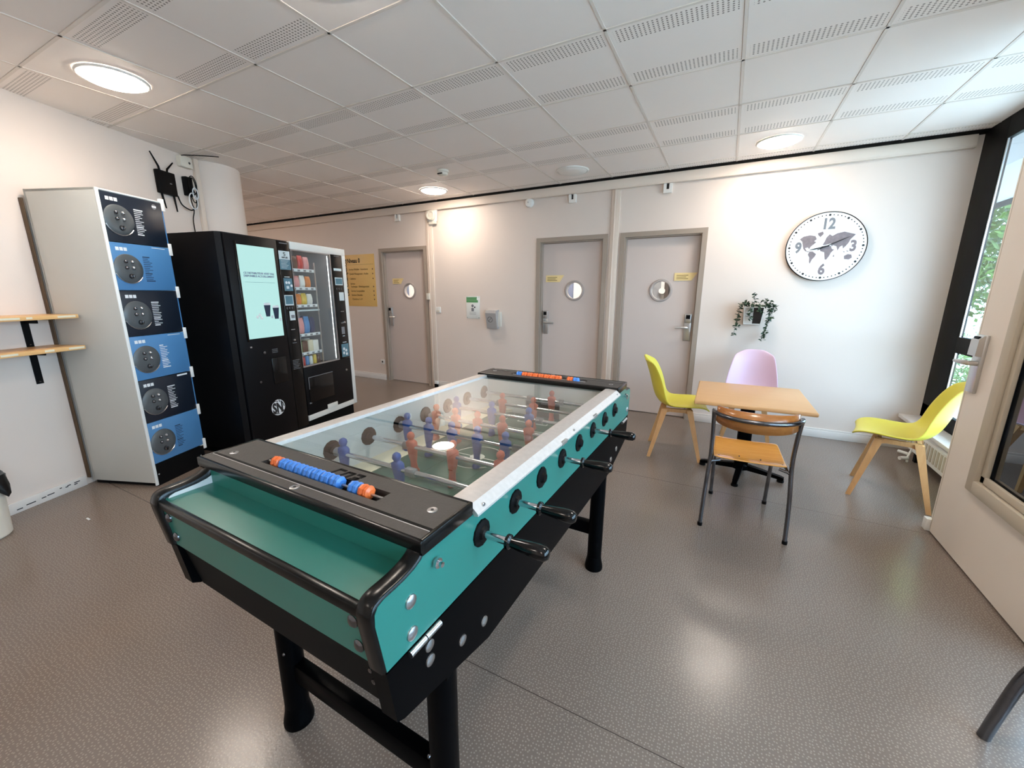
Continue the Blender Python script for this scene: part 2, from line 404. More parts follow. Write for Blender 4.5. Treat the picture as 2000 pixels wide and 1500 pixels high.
# --- left wall (turned), column, corridor walls, rear wall
a = R(21.5); LW0 = Vector((-4.125, 1.01, 0)); LD = Vector((-math.sin(a), math.cos(a), 0)); LN = Vector((math.cos(a), math.sin(a), 0))
lw = sroot('wall_left', 'white painted wall behind the locker tower', LW0, PI/2+a)   # local x along wall, local -y into room
B('wall_face', 'wall_paint', lw, -4.6, 1.45, 0, .15, 0, CEIL+.03)
bl = sroot('baseboard_left', 'white skirting with chipped dark marks', LW0, PI/2+a)
B('skirting_board', 'skirting', bl, -4.6, -.03, -.012, 0, 0, .075, .002)
ch = MB()
for x, wd, z in ((-.36, .05, .03), (-.29, .025, .034), (-.25, .04, .038), (-.19, .012, .052), (-.155, .016, .044), (-.14, .02, .05), (-.09, .035, .052), (-.1, .02, .04), (-.42, .03, .022)):
    ch.box(x-wd/2, x+wd/2, -.0135, -.012, z-.003, z+.003)
ch.build('paint_chip', 'print_black', bl)['kind'] = 'stuff'
struct(MB().lathe([(.285, 0), (.285, CEIL+.03)], 40, (-4.86, 2.535, 0)).build('wall_column', 'wall_paint'), 'round white column at the end of the left wall')
struct(MB().box(XL, -4.9, 2.45, 2.6, 0, CEIL+.03).build('wall_corridor', 'wall_paint'), 'corridor side wall behind the column')
struct(MB().box(XL-.2, XL, 2.4, WY, 0, CEIL+.03).build('wall_corridor_end', 'wall_paint'), 'far end wall of the corridor')
struct(MB().box(-5.5, WX+.3, -2.75, -2.6, 0, CEIL+.03).build('wall_rear', 'wall_paint'), 'white wall behind the viewer')

# --- hallway behind the doors
hall = sroot('wall_hall', 'pale room behind the portholed doors')
B('hall_wall', 'hall_paint', hall, -6, .6, 6.6, 6.7, 0, CEIL+.03)
B('hall_wall', 'hall_paint', hall, -6.1, -6, WY+.12, 6.7, 0, CEIL+.03)
B('hall_wall', 'hall_paint', hall, .5, .6, WY+.12, 6.7, 0, CEIL+.03)
B('hall_wall', 'fridge_grey', hall, -1.28, -1.2, WY+.12, 6.6, 0, CEIL+.03)
B('hall_cupboard', 'hall_blue', hall, -2.95, -2.30, 6.55, 6.6, 0, 2.2)
B('hall_cupboard', 'hall_blue', hall, -6.0, -5.87, 6.55, 6.6, 0, 2.2)
B('hall_cupboard', 'hall_brown', hall, -.86, -.80, 6.55, 6.6, 0, 2.2)
MB().box(-.80, .3, 6.55, 6.6, 0, 2.2).build('hall_cupboard', 'black_matte', hall)
B('hall_wall', 'fridge_grey', hall, -1.2, -.915, 6.56, 6.6, 0, CEIL)
MB().lathe([(.045, 6.53), (.045, 6.56)], 20, (-.89, 0, 1.44), 'y').build('hall_dial', 'hall_paint', hall)
for x in (-5, -2, -.6): MB().lathe([(.2, CEIL-.02), (.2, CEIL+.0)], 24, (x, 5.7, 0)).build('hall_fill_lamp', 'hall_glow', hall)  # unseen lamps added so the portholes look bright

# --- right window wall
wr = sroot('window_1', 'tall window wall with wide black frame')
B('frame_post', 'black', wr, WX-.01, WX+.022, 4.485, 4.825, .33, CEIL+.02, .004)
B('frame_header', 'black', wr, WX-.01, WX+.022, -1.0, 4.485, 2.49, CEIL+.02)
B('frame_transom', 'black', wr, WX-.01, WX+.022, -1.0, 4.485, .945, 1.07)
B('frame_sill', 'black', wr, WX-.01, WX+.022, -1.0, 4.825, .33, .45)
ys = [4.485, 3.1, 1.75, .4, -.95]
for y in ys[1:]: B('frame_post', 'black', wr, WX-.01, WX+.022, y-.05, y+.05, .45, 2.49)
for k in range(4):
    for z0, z1 in ((.45, .945), (1.07, 2.49)):
        y0, y1 = ys[k+1]+.05, ys[k]-(0 if k == 0 else .05)
        B('pane', 'glass', wr, WX+.004, WX+.010, y0+.01, y1-.01, z0+.01, z1-.01)
        B('glazing_bead', 'silver', wr, WX-.006, WX+.003, y1-.016, y1-.004, z0, z1)
rw = MB().box(WX, WX+.2, -2.6, WY, 0, .33); rw.box(WX, WX+.2, -2.6, -1.0, .33, CEIL+.03)
struct(rw.build('wall_right', 'wall_paint', smooth=False), 'white wall below and beside the window')
struct(MB().box(WX-.16, WX+.01, -2.6, 4.81, .30, .332, .005).build('trim_5', 'skirting'), 'white window sill board')

# --- doors 1-3 in the back wall
def lock(parent, cx, side, z0=.89, z1=1.185, y=0):
    """electronic lock plate on face y (towards -y); side +1: lever points to +x"""
    p = MB().box(cx-.036, cx+.036, y-.022, y, z0, z1, .006); p.box(cx-.033, cx+.033, y-.036, y-.02, z1-.10, z1-.004, .01); 
    pl = p.build('lock_plate', 'silver', parent)
    MB().box(cx-.022, cx+.022, y-.0375, y-.035, z1-.055, z1-.012, .001).build('card_reader', 'black', pl)
    h = MB().tube([(cx, y-.02, 1.035), (cx, y-.055, 1.035), (cx+side*.02, y-.062, 1.035), (cx+side*.125, y-.06, 1.033)], .0105, 10)
    h.build('lever', 'silver', parent)
    return pl
def backdoor(n, x0, x1, side, label, plaque, cxp):
    d = sroot('door_%d' % n, label)
    f = MB().box(x0, x0+.05, WY-.018, WY+.1, 0, DT-.05); f.box(x1-.05, x1, WY-.018, WY+.1, 0, DT-.05); f.box(x0, x1, WY-.018, WY+.1, DT-.05, DT)
    f.box(x0+.05, x0+.062, WY+.012, WY+.1, 0, DT-.062); f.box(x1-.062, x1-.05, WY+.012, WY+.1, 0, DT-.062); f.box(x0+.05, x1-.05, WY+.012, WY+.1, DT-.062, DT-.05)
    f.build('door_frame', 'frame_taupe', d, smooth=False)
    ly = WY+.062
    lf = ring_panel(MB(), x0+.064, x1-.064, .008, DT-.066, cxp, 1.435, .098, ly, ly+.045).build('door_leaf', 'door_taupe', d)
    rg = MB(); n_ = 40
    rg.lathe([(.097, 0), (.097, -.012), (.105, -.016), (.118, -.014), (.124, -.004), (.124, 0)], n_, (cxp, ly, 1.435), 'y', False)
    rg.build('porthole_ring', 'ring_taupe', d)
    MB().lathe([(.098, .02), (.098, .026)], 40, (cxp, ly, 1.435), 'y').build('porthole_pane', 'glass', d)
    lx = x0+.064+.05 if side == 'L' else x1-.064-.05
    lock(d, lx, 1 if side == 'L' else -1, y=ly)
    px0, px1 = plaque
    pl = MB().prism([(px0, 1.54), (px1-.055 if side else px1, 1.54), (px1, 1.622), (px0, 1.622)], 'y', ly-.006, ly).build('name_plate', 'plaque', d)
    st = MB()
    for k, z in enumerate((1.597, 1.578, 1.56)): st.box(px0+.02, px1-.09-.02*(k % 2), ly-.0066, ly-.0058, z-.003, z+.003)
    st.build('lettering', 'sign_text', pl)
    return d
backdoor(1, *DOORS[0], 'taupe door with round porthole beside the level sign', (-4.66, -4.44), -4.327)
backdoor(2, *DOORS[1], 'taupe door with a bright round porthole and left lever', (-2.07, -1.83), -1.69)
backdoor(3, *DOORS[2], 'taupe door with porthole behind the yellow chair', (-.545, -.315), -.677)
B('closer_box', 'plastic_cream', bpy.data.objects['door_1'], -3.925, -3.875, WY-.045, WY-.0, 1.31, 1.40, .004)

# --- door 4: open beige leaf with glazing at the right
d4 = sroot('door_4', 'open beige door leaf with a tall glazed panel and silver lock')
y0, y1, zt4 = 2.12, 3.09, 2.52
lf = MB(); gy0, gy1, gz0, gz1 = 2.2, 2.76, .47, 2.28
for b_ in ((y0, gy0, .012, zt4), (gy1, y1, .012, zt4), (gy0, gy1, .012, gz0), (gy0, gy1, gz1, zt4)): lf.box(1.22, 1.236, *b_)
lf.build('door_leaf', 'door_beige', d4, smooth=False)
lf = MB()
for b_ in ((y0, gy0, .012, zt4), (gy1, 3.155, .012, zt4), (gy0, gy1, .012, gz0), (gy0, gy1, gz1, zt4)): lf.box(1.238, 1.262, *b_)
lf.build('leaf_core', 'door_beige', d4, smooth=False)
MB().box(1.2255, 1.2375, 3.09, 3.112, .012, zt4).build('edge_strip', 'beige_trim', d4)
tr = MB()
for b_ in ((gy1-.012, gy1+.055, gz0-.055, gz1+.055), (gy0-.055, gy0+.012, gz0-.055, gz1+.055), (gy0, gy1, gz0-.055, gz0+.012), (gy0, gy1, gz1-.012, gz1+.055)): tr.box(1.196, 1.221, *b_, .006)
tr.build('glazing_frame', 'beige_trim', d4)
tr = MB()
for b_ in ((gy1-.05, gy1-.014, gz0, gz1), (gy0+.014, gy0+.05, gz0, gz1), (gy0, gy1, gz0+.014, gz0+.05), (gy0, gy1, gz1-.05, gz1-.014)): tr.box(1.214, 1.232, *b_, .003)
tr.build('glazing_bead', 'beige_trim', d4)
MB().box(1.24, 1.246, gy0, gy1, gz0, gz1).build('door_pane', 'dark_glass', d4)
p = MB().box(1.204, 1.221, 2.985, 3.07, .885, 1.195, .006); p.prism([(1.18, 1.085), (1.206, 1.08), (1.206, 1.19), (1.198, 1.19), (1.182, 1.17)], 'y', 2.988, 3.067)
pl = p.build('lock_plate', 'silver', d4)
MB().box(1.184, 1.198, 3.005, 3.05, 1.172, 1.186).build('card_slot', 'black', pl)
MB().tube([(1.206, 3.01, 1.045), (1.172, 3.01, 1.045), (1.165, 3.03, 1.045), (1.168, 3.145, 1.04)], .011, 10, rad=[.013, .013, .014, .01]).build('lever', 'silver', d4)
B('stop_block', 'plastic_white', d4, 1.205, 1.237, 3.115, 3.16, 0.0, .075, .003)

# ================================================================== CEILING FITTINGS
lab = {(-8.76, 3.717): 'added unseen ceiling light brightening the far end of the corridor', (-6.96, 3.117): 'added unseen ceiling light brightening the corridor behind the column',
       (-3.36, 1.317): 'lit round ceiling light above the locker tower', (-1.56, 1.317): 'lit round ceiling light above the football table',
       (.24, 1.317): 'lit round ceiling light over the open floor', (-3.36, 4.317): 'small lit round ceiling light beside the smoke detector',
       (-1.56, 4.317): 'unlit round ceiling light above the portholed door', (.24, 4.317): 'lit round ceiling light between the clock and the door',
       (-3.36, -1.683): 'lit round ceiling light behind the viewer near the shelves', (-1.56, -1.683): 'lit round ceiling light behind the viewer in the middle', (.24, -1.683): 'lit round ceiling light behind the viewer by the window'}
for x, y, on in LAMPS:
    t = thing('ceiling_light', lab[(x, y)], 'ceiling light', (x, y, CEIL))
    MB().lathe([(.168, .0), (.168, -.006), (.16, -.012), (.15, -.012), (.148, -.004)], 48, caps=False).build('rim', 'plastic_white', t)
    MB().lathe([(.149, -.004), (.147, -.012), (.13, -.022), (.09, -.03), (.04, -.034), (.001, -.035)], 48).build('diffuser', 'lamp_glow' if on else 'plastic_white', t)
t = thing('smoke_detector', 'round cream smoke detector on the ceiling tiles', 'smoke detector', (-2.753, 3.70, CEIL))
MB().lathe([(.062, 0), (.062, -.018), (.052, -.022), (.05, -.045), (.03, -.055), (.001, -.056)], 32).build('housing', 'plastic_cream', t)
MB().box(-.03, .03, -.054, -.048, -.046, -.034).build('vent_slot', 'print_black', t)

# ================================================================== FOOTBALL TABLE
FT = thing('football_table', 'green table football table with glass top and black legs', 'football table', (-.808, 1.249, 0), R(-1.3)); FT.scale = (.975, 1, 1)
ZT = .975
PO, PI_ = .395, .36                 # outer / inner face of side panels
def profile(sgn):
    """end outline of a side panel, from the top corner to the bottom (y,z), near end sgn=-1"""
    pts = [(.735, .957), (.741, .947), (.751, .937), (.77, .929), (.795, .924), (.82, .922), (.842, .921), (.855, .917), (.862, .907), (.863, .886), (.847, .782)]
    return [(sgn*y, z) for y, z in pts]
for sx in (1, -1):
    near, farp = profile(-1), profile(1)
    poly = near[::-1]+farp
    mb = MB(); mb.prism(poly, 'x', sx*PI_, sx*PO)
    mb.build('side_panel', 'laminate', FT, smooth=False)
    lin_ = MB().prism([(y*.985, z-.004) for y, z in poly], 'x', sx*(PI_-.004), sx*PI_)
    lin_.build('panel_lining', 'laminate_white', FT, smooth=False)
    MB().box(sx*.335, sx*.356, -.60, .60, .776, .955).build('inner_wall', 'laminate_white', FT)
    for pr in (near, farp):          # black rubber edge profile
        e = MB(); P2 = spline([Vector((0, y, z)) for y, z in pr], 4); m = len(P2); hw = .0185; cx = sx*(PO+PI_)/2-sx*.002; vs_ = []
        for i, p in enumerate(P2):
            d = (P2[min(i+1, m-1)]-P2[max(i-1, 0)]).normalized(); nn = Vector((0, d.z, -d.y))
            if nn.y*(-1 if pr is near else 1) < 0 and nn.z < 0: nn = -nn
            if nn.z < -.2: nn = -nn
            if abs(nn.z) <= .35 and nn.y*pr[0][0] < 0: nn = -nn
            for du, dn in ((-hw, -.009), (-hw, .004), (-hw+.004, .0075), (hw-.004, .0075), (hw, .004), (hw, -.009)):
                vs_.append((cx+du, p.y+nn.y*dn, p.z+nn.z*dn))
        fs = [(i*6+k, i*6+(k+1) % 6, (i+1)*6+(k+1) % 6, (i+1)*6+k) for i in range(m-1) for k in range(6)]+[tuple(range(6)), tuple((m-1)*6+k for k in range(6))]
        e.add(vs_, fs); e.build('edge_rubber', 'black_rubber', FT, ang=50)
# end fittings: shelf, riser, front panel, lip, top board, counter
def counter(parent, y, order, gap_after):
    sc = MB().cyl((-.214, y, ZT-.004), (.214, y, ZT-.004), .003, n=8).build('counter_wire', 'steel', parent)
    x = -.172
    for k, c in enumerate(order):
        b = MB().lathe([(.008, -.0165), (.0155, -.0125), (.0165, -.006), (.0135, 0), (.0165, .006), (.0155, .0125), (.008, .0165)], 8, (0, 0, 0), 'x')
        b.build('counter_bead', 'orange_plastic' if c == 'o' else 'blue_plastic', sc, ang=25, loc=(x, y, ZT-.001))
        x += .0335
        if k == gap_after: x += .031
for sg in (-1, 1):
    sh = MB().box(-.36, .36, min(sg*.748, sg*.855), max(sg*.748, sg*.855), .893, .908).build('end_shelf', 'laminate', FT)
    B('riser', 'laminate', FT, -.36, .36, min(sg*.735, sg*.748), max(sg*.735, sg*.748), .893, .957)
    fp = MB().prism([(sg*.862, .90), (sg*.846, .90), (sg*.83, .78), (sg*.846, .78)], 'x', -.36, .36)
    fp.build('end_panel', 'laminate', FT, smooth=False)
    lp = MB().box(-.36, .36, min(sg*.852, sg*.868), max(sg*.852, sg*.868), .889, .911, .004)
    lp.build('shelf_lip', 'black_rubber', FT)
    for x in (-.335, .335):
        for z in (.868, .812):
            yy = sg*(.862-(.90-z)*.1333)
            MB().lathe([(.0125, 0), (.012, sg*.003), (.008, sg*.006), (.001, sg*.007)], 16, (x, yy, z), 'y').build('bolt_head', 'dark_chrome', FT)
    # top board with a slot for the counter
    ys_ = [.755, .69, .642, .593]
    sl = (.648, .69)
    bd = MB(); bx = .395
    def yb(a, b): return (min(sg*a, sg*b), max(sg*a, sg*b))
    bd.box(-bx, bx, *yb(.69, .748), .957, ZT); bd.box(-bx, bx, *yb(.6, .648), .957, ZT)
    bd.box(-bx, -.215, *yb(.648, .69), .957, ZT); bd.box(.215, bx, *yb(.648, .69), .957, ZT)
    bo = bd.build('top_board', 'board_grey', FT, smooth=False)
    B('slot_bed', 'black', FT, -.22, .22, *yb(.644, .694), .95, .9575)
    ed = MB(); ed.box(-bx-.006, bx+.006, *yb(.746, .757), .952, ZT+.001, .003); ed.box(-bx-.006, bx+.006, *yb(.593, .602), .953, ZT+.001, .003)
    ed.box(bx-.004, bx+.006, *yb(.595, .754), .945, ZT+.001, .003); ed.box(-bx-.006, -bx+.004, *yb(.595, .754), .945, ZT+.001, .003)
    ed.build('board_edging', 'black_rubber', FT)
    gv = MB().box(-bx+.004, bx-.004, *yb(.712, .7195), ZT-.001, ZT+.0006); gv.build('groove_line', 'black', bo)
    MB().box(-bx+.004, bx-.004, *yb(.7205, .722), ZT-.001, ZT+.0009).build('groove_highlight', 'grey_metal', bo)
    for x, yv in ((-.345, .69), (.345, .66), (0, .735)):
        s_ = MB().lathe([(.011, ZT), (.011, ZT+.001), (.007, ZT+.0018), (.0005, ZT+.0012)], 16, (x, sg*yv, 0)).build('board_screw', 'steel', FT)
        MB().lathe([(.0035, ZT+.001), (.0035, ZT+.0022)], 6, (x, sg*yv, 0)).build('screw_socket', 'print_black', s_)
    counter(FT, sg*.669, 'obbbbbbbbo' if sg < 0 else 'boooooooob', 7)
# cut-out maker letters beside the near counter
lt = MB()
def stroke(mb, pts, wd=.0042):
    for (xa, ya), (xb, yb_) in zip(pts[:-1], pts[1:]):
        d = Vector((xb-xa, yb_-ya)).normalized()*wd; nn = Vector((-d.y, d.x)); a_ = Vector((xa, ya))-d*.5; b_ = Vector((xb, yb_))+d*.5
        mb.prism([(a_.x+nn.x, a_.y+nn.y), (b_.x+nn.x, b_.y+nn.y), (b_.x-nn.x, b_.y-nn.y), (a_.x-nn.x, a_.y-nn.y)], 'z', ZT-.002, ZT+.0007)
ox, oy = .005, -.632
stroke(lt, [(ox, oy-.014), (ox+.006, oy+.012), (ox+.026, oy+.012)])
stroke(lt, [(ox+.034, oy-.014), (ox+.040, oy+.010), (ox+.060, oy+.010), (ox+.054, oy-.014)])
stroke(lt, [(ox+.072, oy+.012), (ox+.092, oy+.012), (ox+.090, oy+.003)]); stroke(lt, [(ox+.074, oy-.004), (ox+.088, oy-.004), (ox+.086, oy-.014), (ox+.070, oy-.014)])
lt.build('maker_lettering', 'black', FT, smooth=False)
MB().box(.36, .40, .70, .752, .956, .974).build('bare_chipboard_corner', 'chip_wood', FT)
# rails and glass
for sx in (1, -1):
    rl = MB().prism([(sx*.338, .953), (sx*.338, .967), (sx*.352, .969), (sx*.392, .966), (sx*.412, .948), (sx*.412, .943), (sx*.402, .941), (sx*.397, .950), (sx*.36, .953)], 'y', -.592, .592)
    ro = rl.build('side_rail', 'alu', FT, ang=20)
    for y in (-.56, 0, .56): MB().lathe([(.006, 0), (.006, sx*.003), (.003, sx*.004)], 12, (sx*.4035, y, .953), 'x').build('rail_screw', 'steel', ro)
    for y in (-.10, .215): B('rail_clip', 'silver', ro, min(sx*.405, sx*.414), max(sx*.405, sx*.414), y-.02, y+.02, .94, .953, .001)
B('glass_top', 'table_glass', FT, -.344, .344, -.59, .59, .956, .961)
# field
fl = B('playing_field', 'field_green', FT, -.335, .335, -.60, .60, .762, .776)
zl = .7763
def hline(x0, x1, y, wd=.005): MB().box(x0, x1, y-wd/2, y+wd/2, zl-.0003, zl+.0006).build('field_line', 'line_white', fl)
def vline(x, y0, y1, wd=.005): MB().box(x-wd/2, x+wd/2, y0, y1, zl-.0003, zl+.0007).build('field_line', 'line_white', fl)
hline(-.27, .27, 0)
for s in (1, -1):
    hline(-.15, .15, s*.38); vline(-.15, min(s*.38, s*.58), max(s*.38, s*.58)); vline(.15, min(s*.38, s*.58), max(s*.38, s*.58))
    hline(-.08, .08, s*.48); vline(-.08, min(s*.48, s*.58), max(s*.48, s*.58)); vline(.08, min(s*.48, s*.58), max(s*.48, s*.58))
MB().tube([(math.cos(k*2*PI/48)*.105, math.sin(k*2*PI/48)*.105, zl) for k in range(48)], .0025, 4, True).build('centre_circle', 'line_white', fl, smooth=False)
MB().lathe([(.03, zl), (.03, zl+.0008)], 32, (0, 0, 0)).build('centre_mark', 'line_white', fl)
for sx in (1, -1):
    bd = MB().prism([(sx*.335, .776), (sx*.335, .792), (sx*.262, .7775), (sx*.262, .776)], 'y', -.6, .6).build('side_slope', 'field_beige', FT, smooth=False)
    for y in (-.42, -.1, .2, .5): MB().lathe([(.005, .7865), (.005, .7885)], 10, (sx*.30, y, 0)).build('slope_screw', 'dark_chrome', bd)
    for sg in (1, -1):   # corner wedges
        MB().prism([(sx*.335, sg*.6), (sx*.18, sg*.6), (sx*.262, sg*.50), (sx*.335, sg*.46)], 'z', .777, .793).build('corner_slope', 'field_beige', FT, smooth=False)
for sg in (1, -1):
    a_, b_ = min(sg*.6, sg*.615), max(sg*.6, sg*.615)
    w_ = MB().box(-.335, -.1, a_, b_, .762, .952); w_.box(.1, .335, a_, b_, .762, .952); w_.box(-.1, .1, a_, b_, .855, .952)
    w_.build('end_wall', 'laminate_white', FT)
    g_ = MB().box(-.11, .11, min(sg*.616, sg*.72), max(sg*.616, sg*.72), .745, .862); g_.build('goal_pocket', 'black_matte', FT)
# rods, players, handles
pm = None
def player_mesh():
    rows = [(-.098, .010, .016), (-.090, .012, .018), (-.080, .010, .011), (-.055, .010, .009), (-.035, .0145, .010), (-.012, .0165, .0125), (.004, .019, .0135), (.016, .020, .012), (.022, .013, .010),
            (.025, .0065, .0065), (.029, .009, .0095), (.037, .0115, .012), (.046, .0095, .010), (.051, .004, .0045)]
    n = 12; vs_ = []
    for z, rx, ry in rows:
        for k in range(n):
            c, s = math.cos(2*PI*k/n), math.sin(2*PI*k/n); e = .75
            vs_.append((rx*math.copysign(abs(c)**e, c), ry*math.copysign(abs(s)**e, s), z))
    fs = [(i*n+k, i*n+(k+1) % n, (i+1)*n+(k+1) % n, (i+1)*n+k) for i in range(len(rows)-1) for k in range(n)]+[tuple(range(n))[::-1], tuple((len(rows)-1)*n+k for k in range(n))]
    out = {}
    for c in ('player_blue', 'player_orange'):
        mb = MB(); mb.add(vs_, fs); me = bpy.data.meshes.new('player'); me.from_pydata([(x_*1.12, y_*1.12, z_*1.06) for x_, y_, z_ in mb.v], [], mb.f); me.update()
        me.polygons.foreach_set('use_smooth', [True]*len(me.polygons)); me.materials.append(M[c]); out[c] = me
    return out
PM = player_mesh()
ZR = .881
RODS = [(-.5565, 1, 'b', [0.0], []), (-.3975, 1, 'b', [-.273, -.022], [-.31, .018]), (-.2385, -1, 'o', [-.115, .066, .253], [-.15]), (-.0795, 1, 'b', [-.29, -.176, -.06, .056, .178], [-.325, .212]),
        (.0795, -1, 'o', [-.272, -.163, -.051, .07, .19], [-.30]), (.2385, 1, 'b', [-.278, -.082, .11], [.145]), (.3975, -1, 'o', [-.12, .051], [.02, -.15]), (.5565, -1, 'o', [.075], [-.06, .11])]
def handle(mb_parent, x0, sx, y):
    prof = [(.010, 0), (.0165, .001), (.0165, .008), (.0105, .012), (.0125, .03), (.0150, .055), (.0165, .078), (.0155, .094), (.010, .101), (.001, .102)]
    return MB().lathe([(r_, sx*h) for r_, h in prof], 12, (x0, y, ZR), 'x').build('handle', 'black_gloss', mb_parent, ang=50)
for y, sx, col, xs_, springs in RODS:
    end = PO+.068
    rd = MB().cyl((-sx*(PO+.012), y, ZR), (sx*end, y, ZR), .0088, n=12).build('rod', 'chrome', FT)
    handle(rd, sx*end, sx, y)
    me = PM['player_blue' if col == 'b' else 'player_orange']
    for x in xs_:
        o = link('player', me, None, rd, (x, y, ZR)); o.rotation_euler = (random.uniform(-.12, .12)+(.0 if col == 'b' else .0), 0, 0)
    for x in springs:
        sp = MB()
        for k in range(5): sp.lathe([(.009, -.0025), (.0152, 0), (.009, .0025)], 14, (x+k*.0072, y, ZR), 'x', False)
        sp.build('spring', 'steel', rd)
    for s2 in (1, -1):
        bi = MB(); bs = MB(); bs.lathe([(.0085, s2*.012), (.014, s2*.012), (.017, s2*.006), (.031, s2*.004), (.0325, s2*.0), (.0325, s2*-.002)], 12, (s2*PO, y, ZR), 'x', False)
        bi.lathe([(.0085, -s2*.010), (.014, -s2*.010), (.016, -s2*.005), (.034, -s2*.003), (.035, 0)], 12, (s2*.3345, y, ZR), 'x', False)
        b0 = bs.build('rod_bushing', 'black', FT, ang=25); bi.build('inner_bushing', 'black', FT, ang=25)
        if s2 != sx: MB().lathe([(.0145, s2*.010), (.013, s2*.0145), (.001, s2*.0155)], 12, (s2*PO, y, ZR), 'x').build('bushing_cap', 'black', b0)
# bolts, hinges, knob on the side panels
for sx in (1, -1):
    for y, z in ((-.784, .874), (-.785, .808), (.80, .888), (.812, .818)):
        MB().lathe([(.0135, 0), (.013, sx*.003), (.008, sx*.0055), (.001, sx*.0065)], 16, (sx*PO, y, z), 'x').build('bolt_head', 'steel', FT)
    for y in (-.716, .735):
        k = MB().lathe([(.007, 0), (.007, sx*.004), (.0105, sx*.005), (.0105, sx*.011), (.0055, sx*.012), (.0055, sx*.02), (.001, sx*.021)], 8, (sx*PO, y, .91), 'x'); k.build('lock_screw', 'chrome', FT)
    for y, z in ((-.549, .64), (-.636, .662), (-.741, .742), (-.741, .708), (.55, .64), (.64, .662)):
        MB().lathe([(.0125, 0), (.012, sx*.0025), (.007, sx*.0045), (.001, sx*.0052)], 16, (sx*.394, y, z), 'x').build('bolt_head', 'steel', FT)
    for yc in (-.755, .755):
        for k in range(2):
            MB().cyl((sx*.399, yc-.042+k*.043, .773), (sx*.399, yc-.001+k*.043, .773), .0068, n=12).build('hinge_barrel', 'steel', FT)
# lower black cabinet
for sx in (1, -1):
    pr = [(-.848, .777), (-.832, .658), (-.815, .648), (-.53, .577), (.53, .577), (.815, .648), (.832, .658), (.848, .777)]
    MB().prism(pr, 'x', sx*.355, sx*.394).build('cabinet_side', 'black_paint', FT, smooth=False)
for sg in (1, -1):
    MB().prism([(sg*.838, .777), (sg*.815, .777), (sg*.785, .644), (sg*.81, .644)], 'x', -.355, .355).build('cabinet_end', 'black_matte', FT, smooth=False)
    for z in (.742, .712): MB().lathe([(.006, 0), (.005, sg*.003), (.001, sg*.004)], 10, (.335, sg*(.838-(.777-z)*.165), z), 'y').build('small_screw', 'dark_chrome', FT)
MB().prism([(-.8, .646), (-.53, .59), (.53, .59), (.8, .646), (.8, .66), (-.8, .66)], 'x', -.355, .355).build('cabinet_bottom', 'black_matte', FT, smooth=False)
MB().box(-.355, .355, -.60, .60, .735, .745).build('ball_tray', 'black_matte', FT)
# legs with flared feet, gussets and stretchers
for sx in (1, -1):
    for sg in (1, -1):
        top = Vector((sx*.322, sg*.628, .70)); bot = Vector((sx*.322, -.632 if sg < 0 else .603, .035))
        l = MB().cyl(bot, top, .037, n=24)
        l.lathe([(.046, 0), (.047, .012), (.044, .03), (.038, .06), (.037, .075)], 24, (bot.x, bot.y, 0))
        lg = l.build('leg', 'black_paint', FT)
        MB().prism([(sg*.70, .68), (sg*.665, .62), (sg*.655, .55), (sg*.60, .575), (sg*.52, .62), (sg*.52, .68)], 'x', sx*.345, sx*.362).build('leg_gusset', 'black_paint', lg, smooth=False)
for sg in (1, -1):
    MB().box(-.325, .325, min(sg*.605, sg*.645), max(sg*.605, sg*.645), .178, .246, .006).build('stretcher', 'black_paint', FT)
    for x in (-.30, .30): MB().lathe([(.006, 0), (.004, sg*.004), (.001, sg*.005)], 10, (x, sg*.662, .30), 'y').build('small_screw', 'dark_chrome', FT)

# ================================================================== LOCKER TOWER
lk = thing('locker_tower', 'tall white charging locker tower with dark and blue doors', 'locker', (-3.6, 1.205, 0), PI/2+R(21))
LWD, LDP, LHT = .436, .52, 2.052
bd = MB(); bd.box(0, .018, .004, LDP, .03, LHT, .003); bd.box(LWD-.018, LWD, .004, LDP, .03, LHT, .003); bd.box(0, LWD, LDP-.015, LDP, .03, LHT); bd.box(0, LWD, .004, LDP, LHT-.018, LHT, .003); bd.box(.018, LWD-.018, .03, LDP, .16, .175)
bd.build('cabinet', 'locker_white', lk)
MB().box(0, .02, -.006, .004, .01, LHT, .002).build('front_edge', 'locker_edge', lk)
B('top_edge', 'locker_edge', lk, .02, LWD, -.002, .004, LHT-.008, LHT, .001)
B('plinth', 'black', lk, .02, LWD, .0, LDP, .0, .16)
for x in (.04, .40): MB().lathe([(.006, 0), (.003, -.002)], 10, (x, 0, .085), 'y').build('plinth_screw', 'steel', lk)
def qcircle(cx, cz, r, n=40): return [(cx+r*math.cos(2*PI*k/n), cz+r*math.sin(2*PI*k/n)) for k in range(n)]
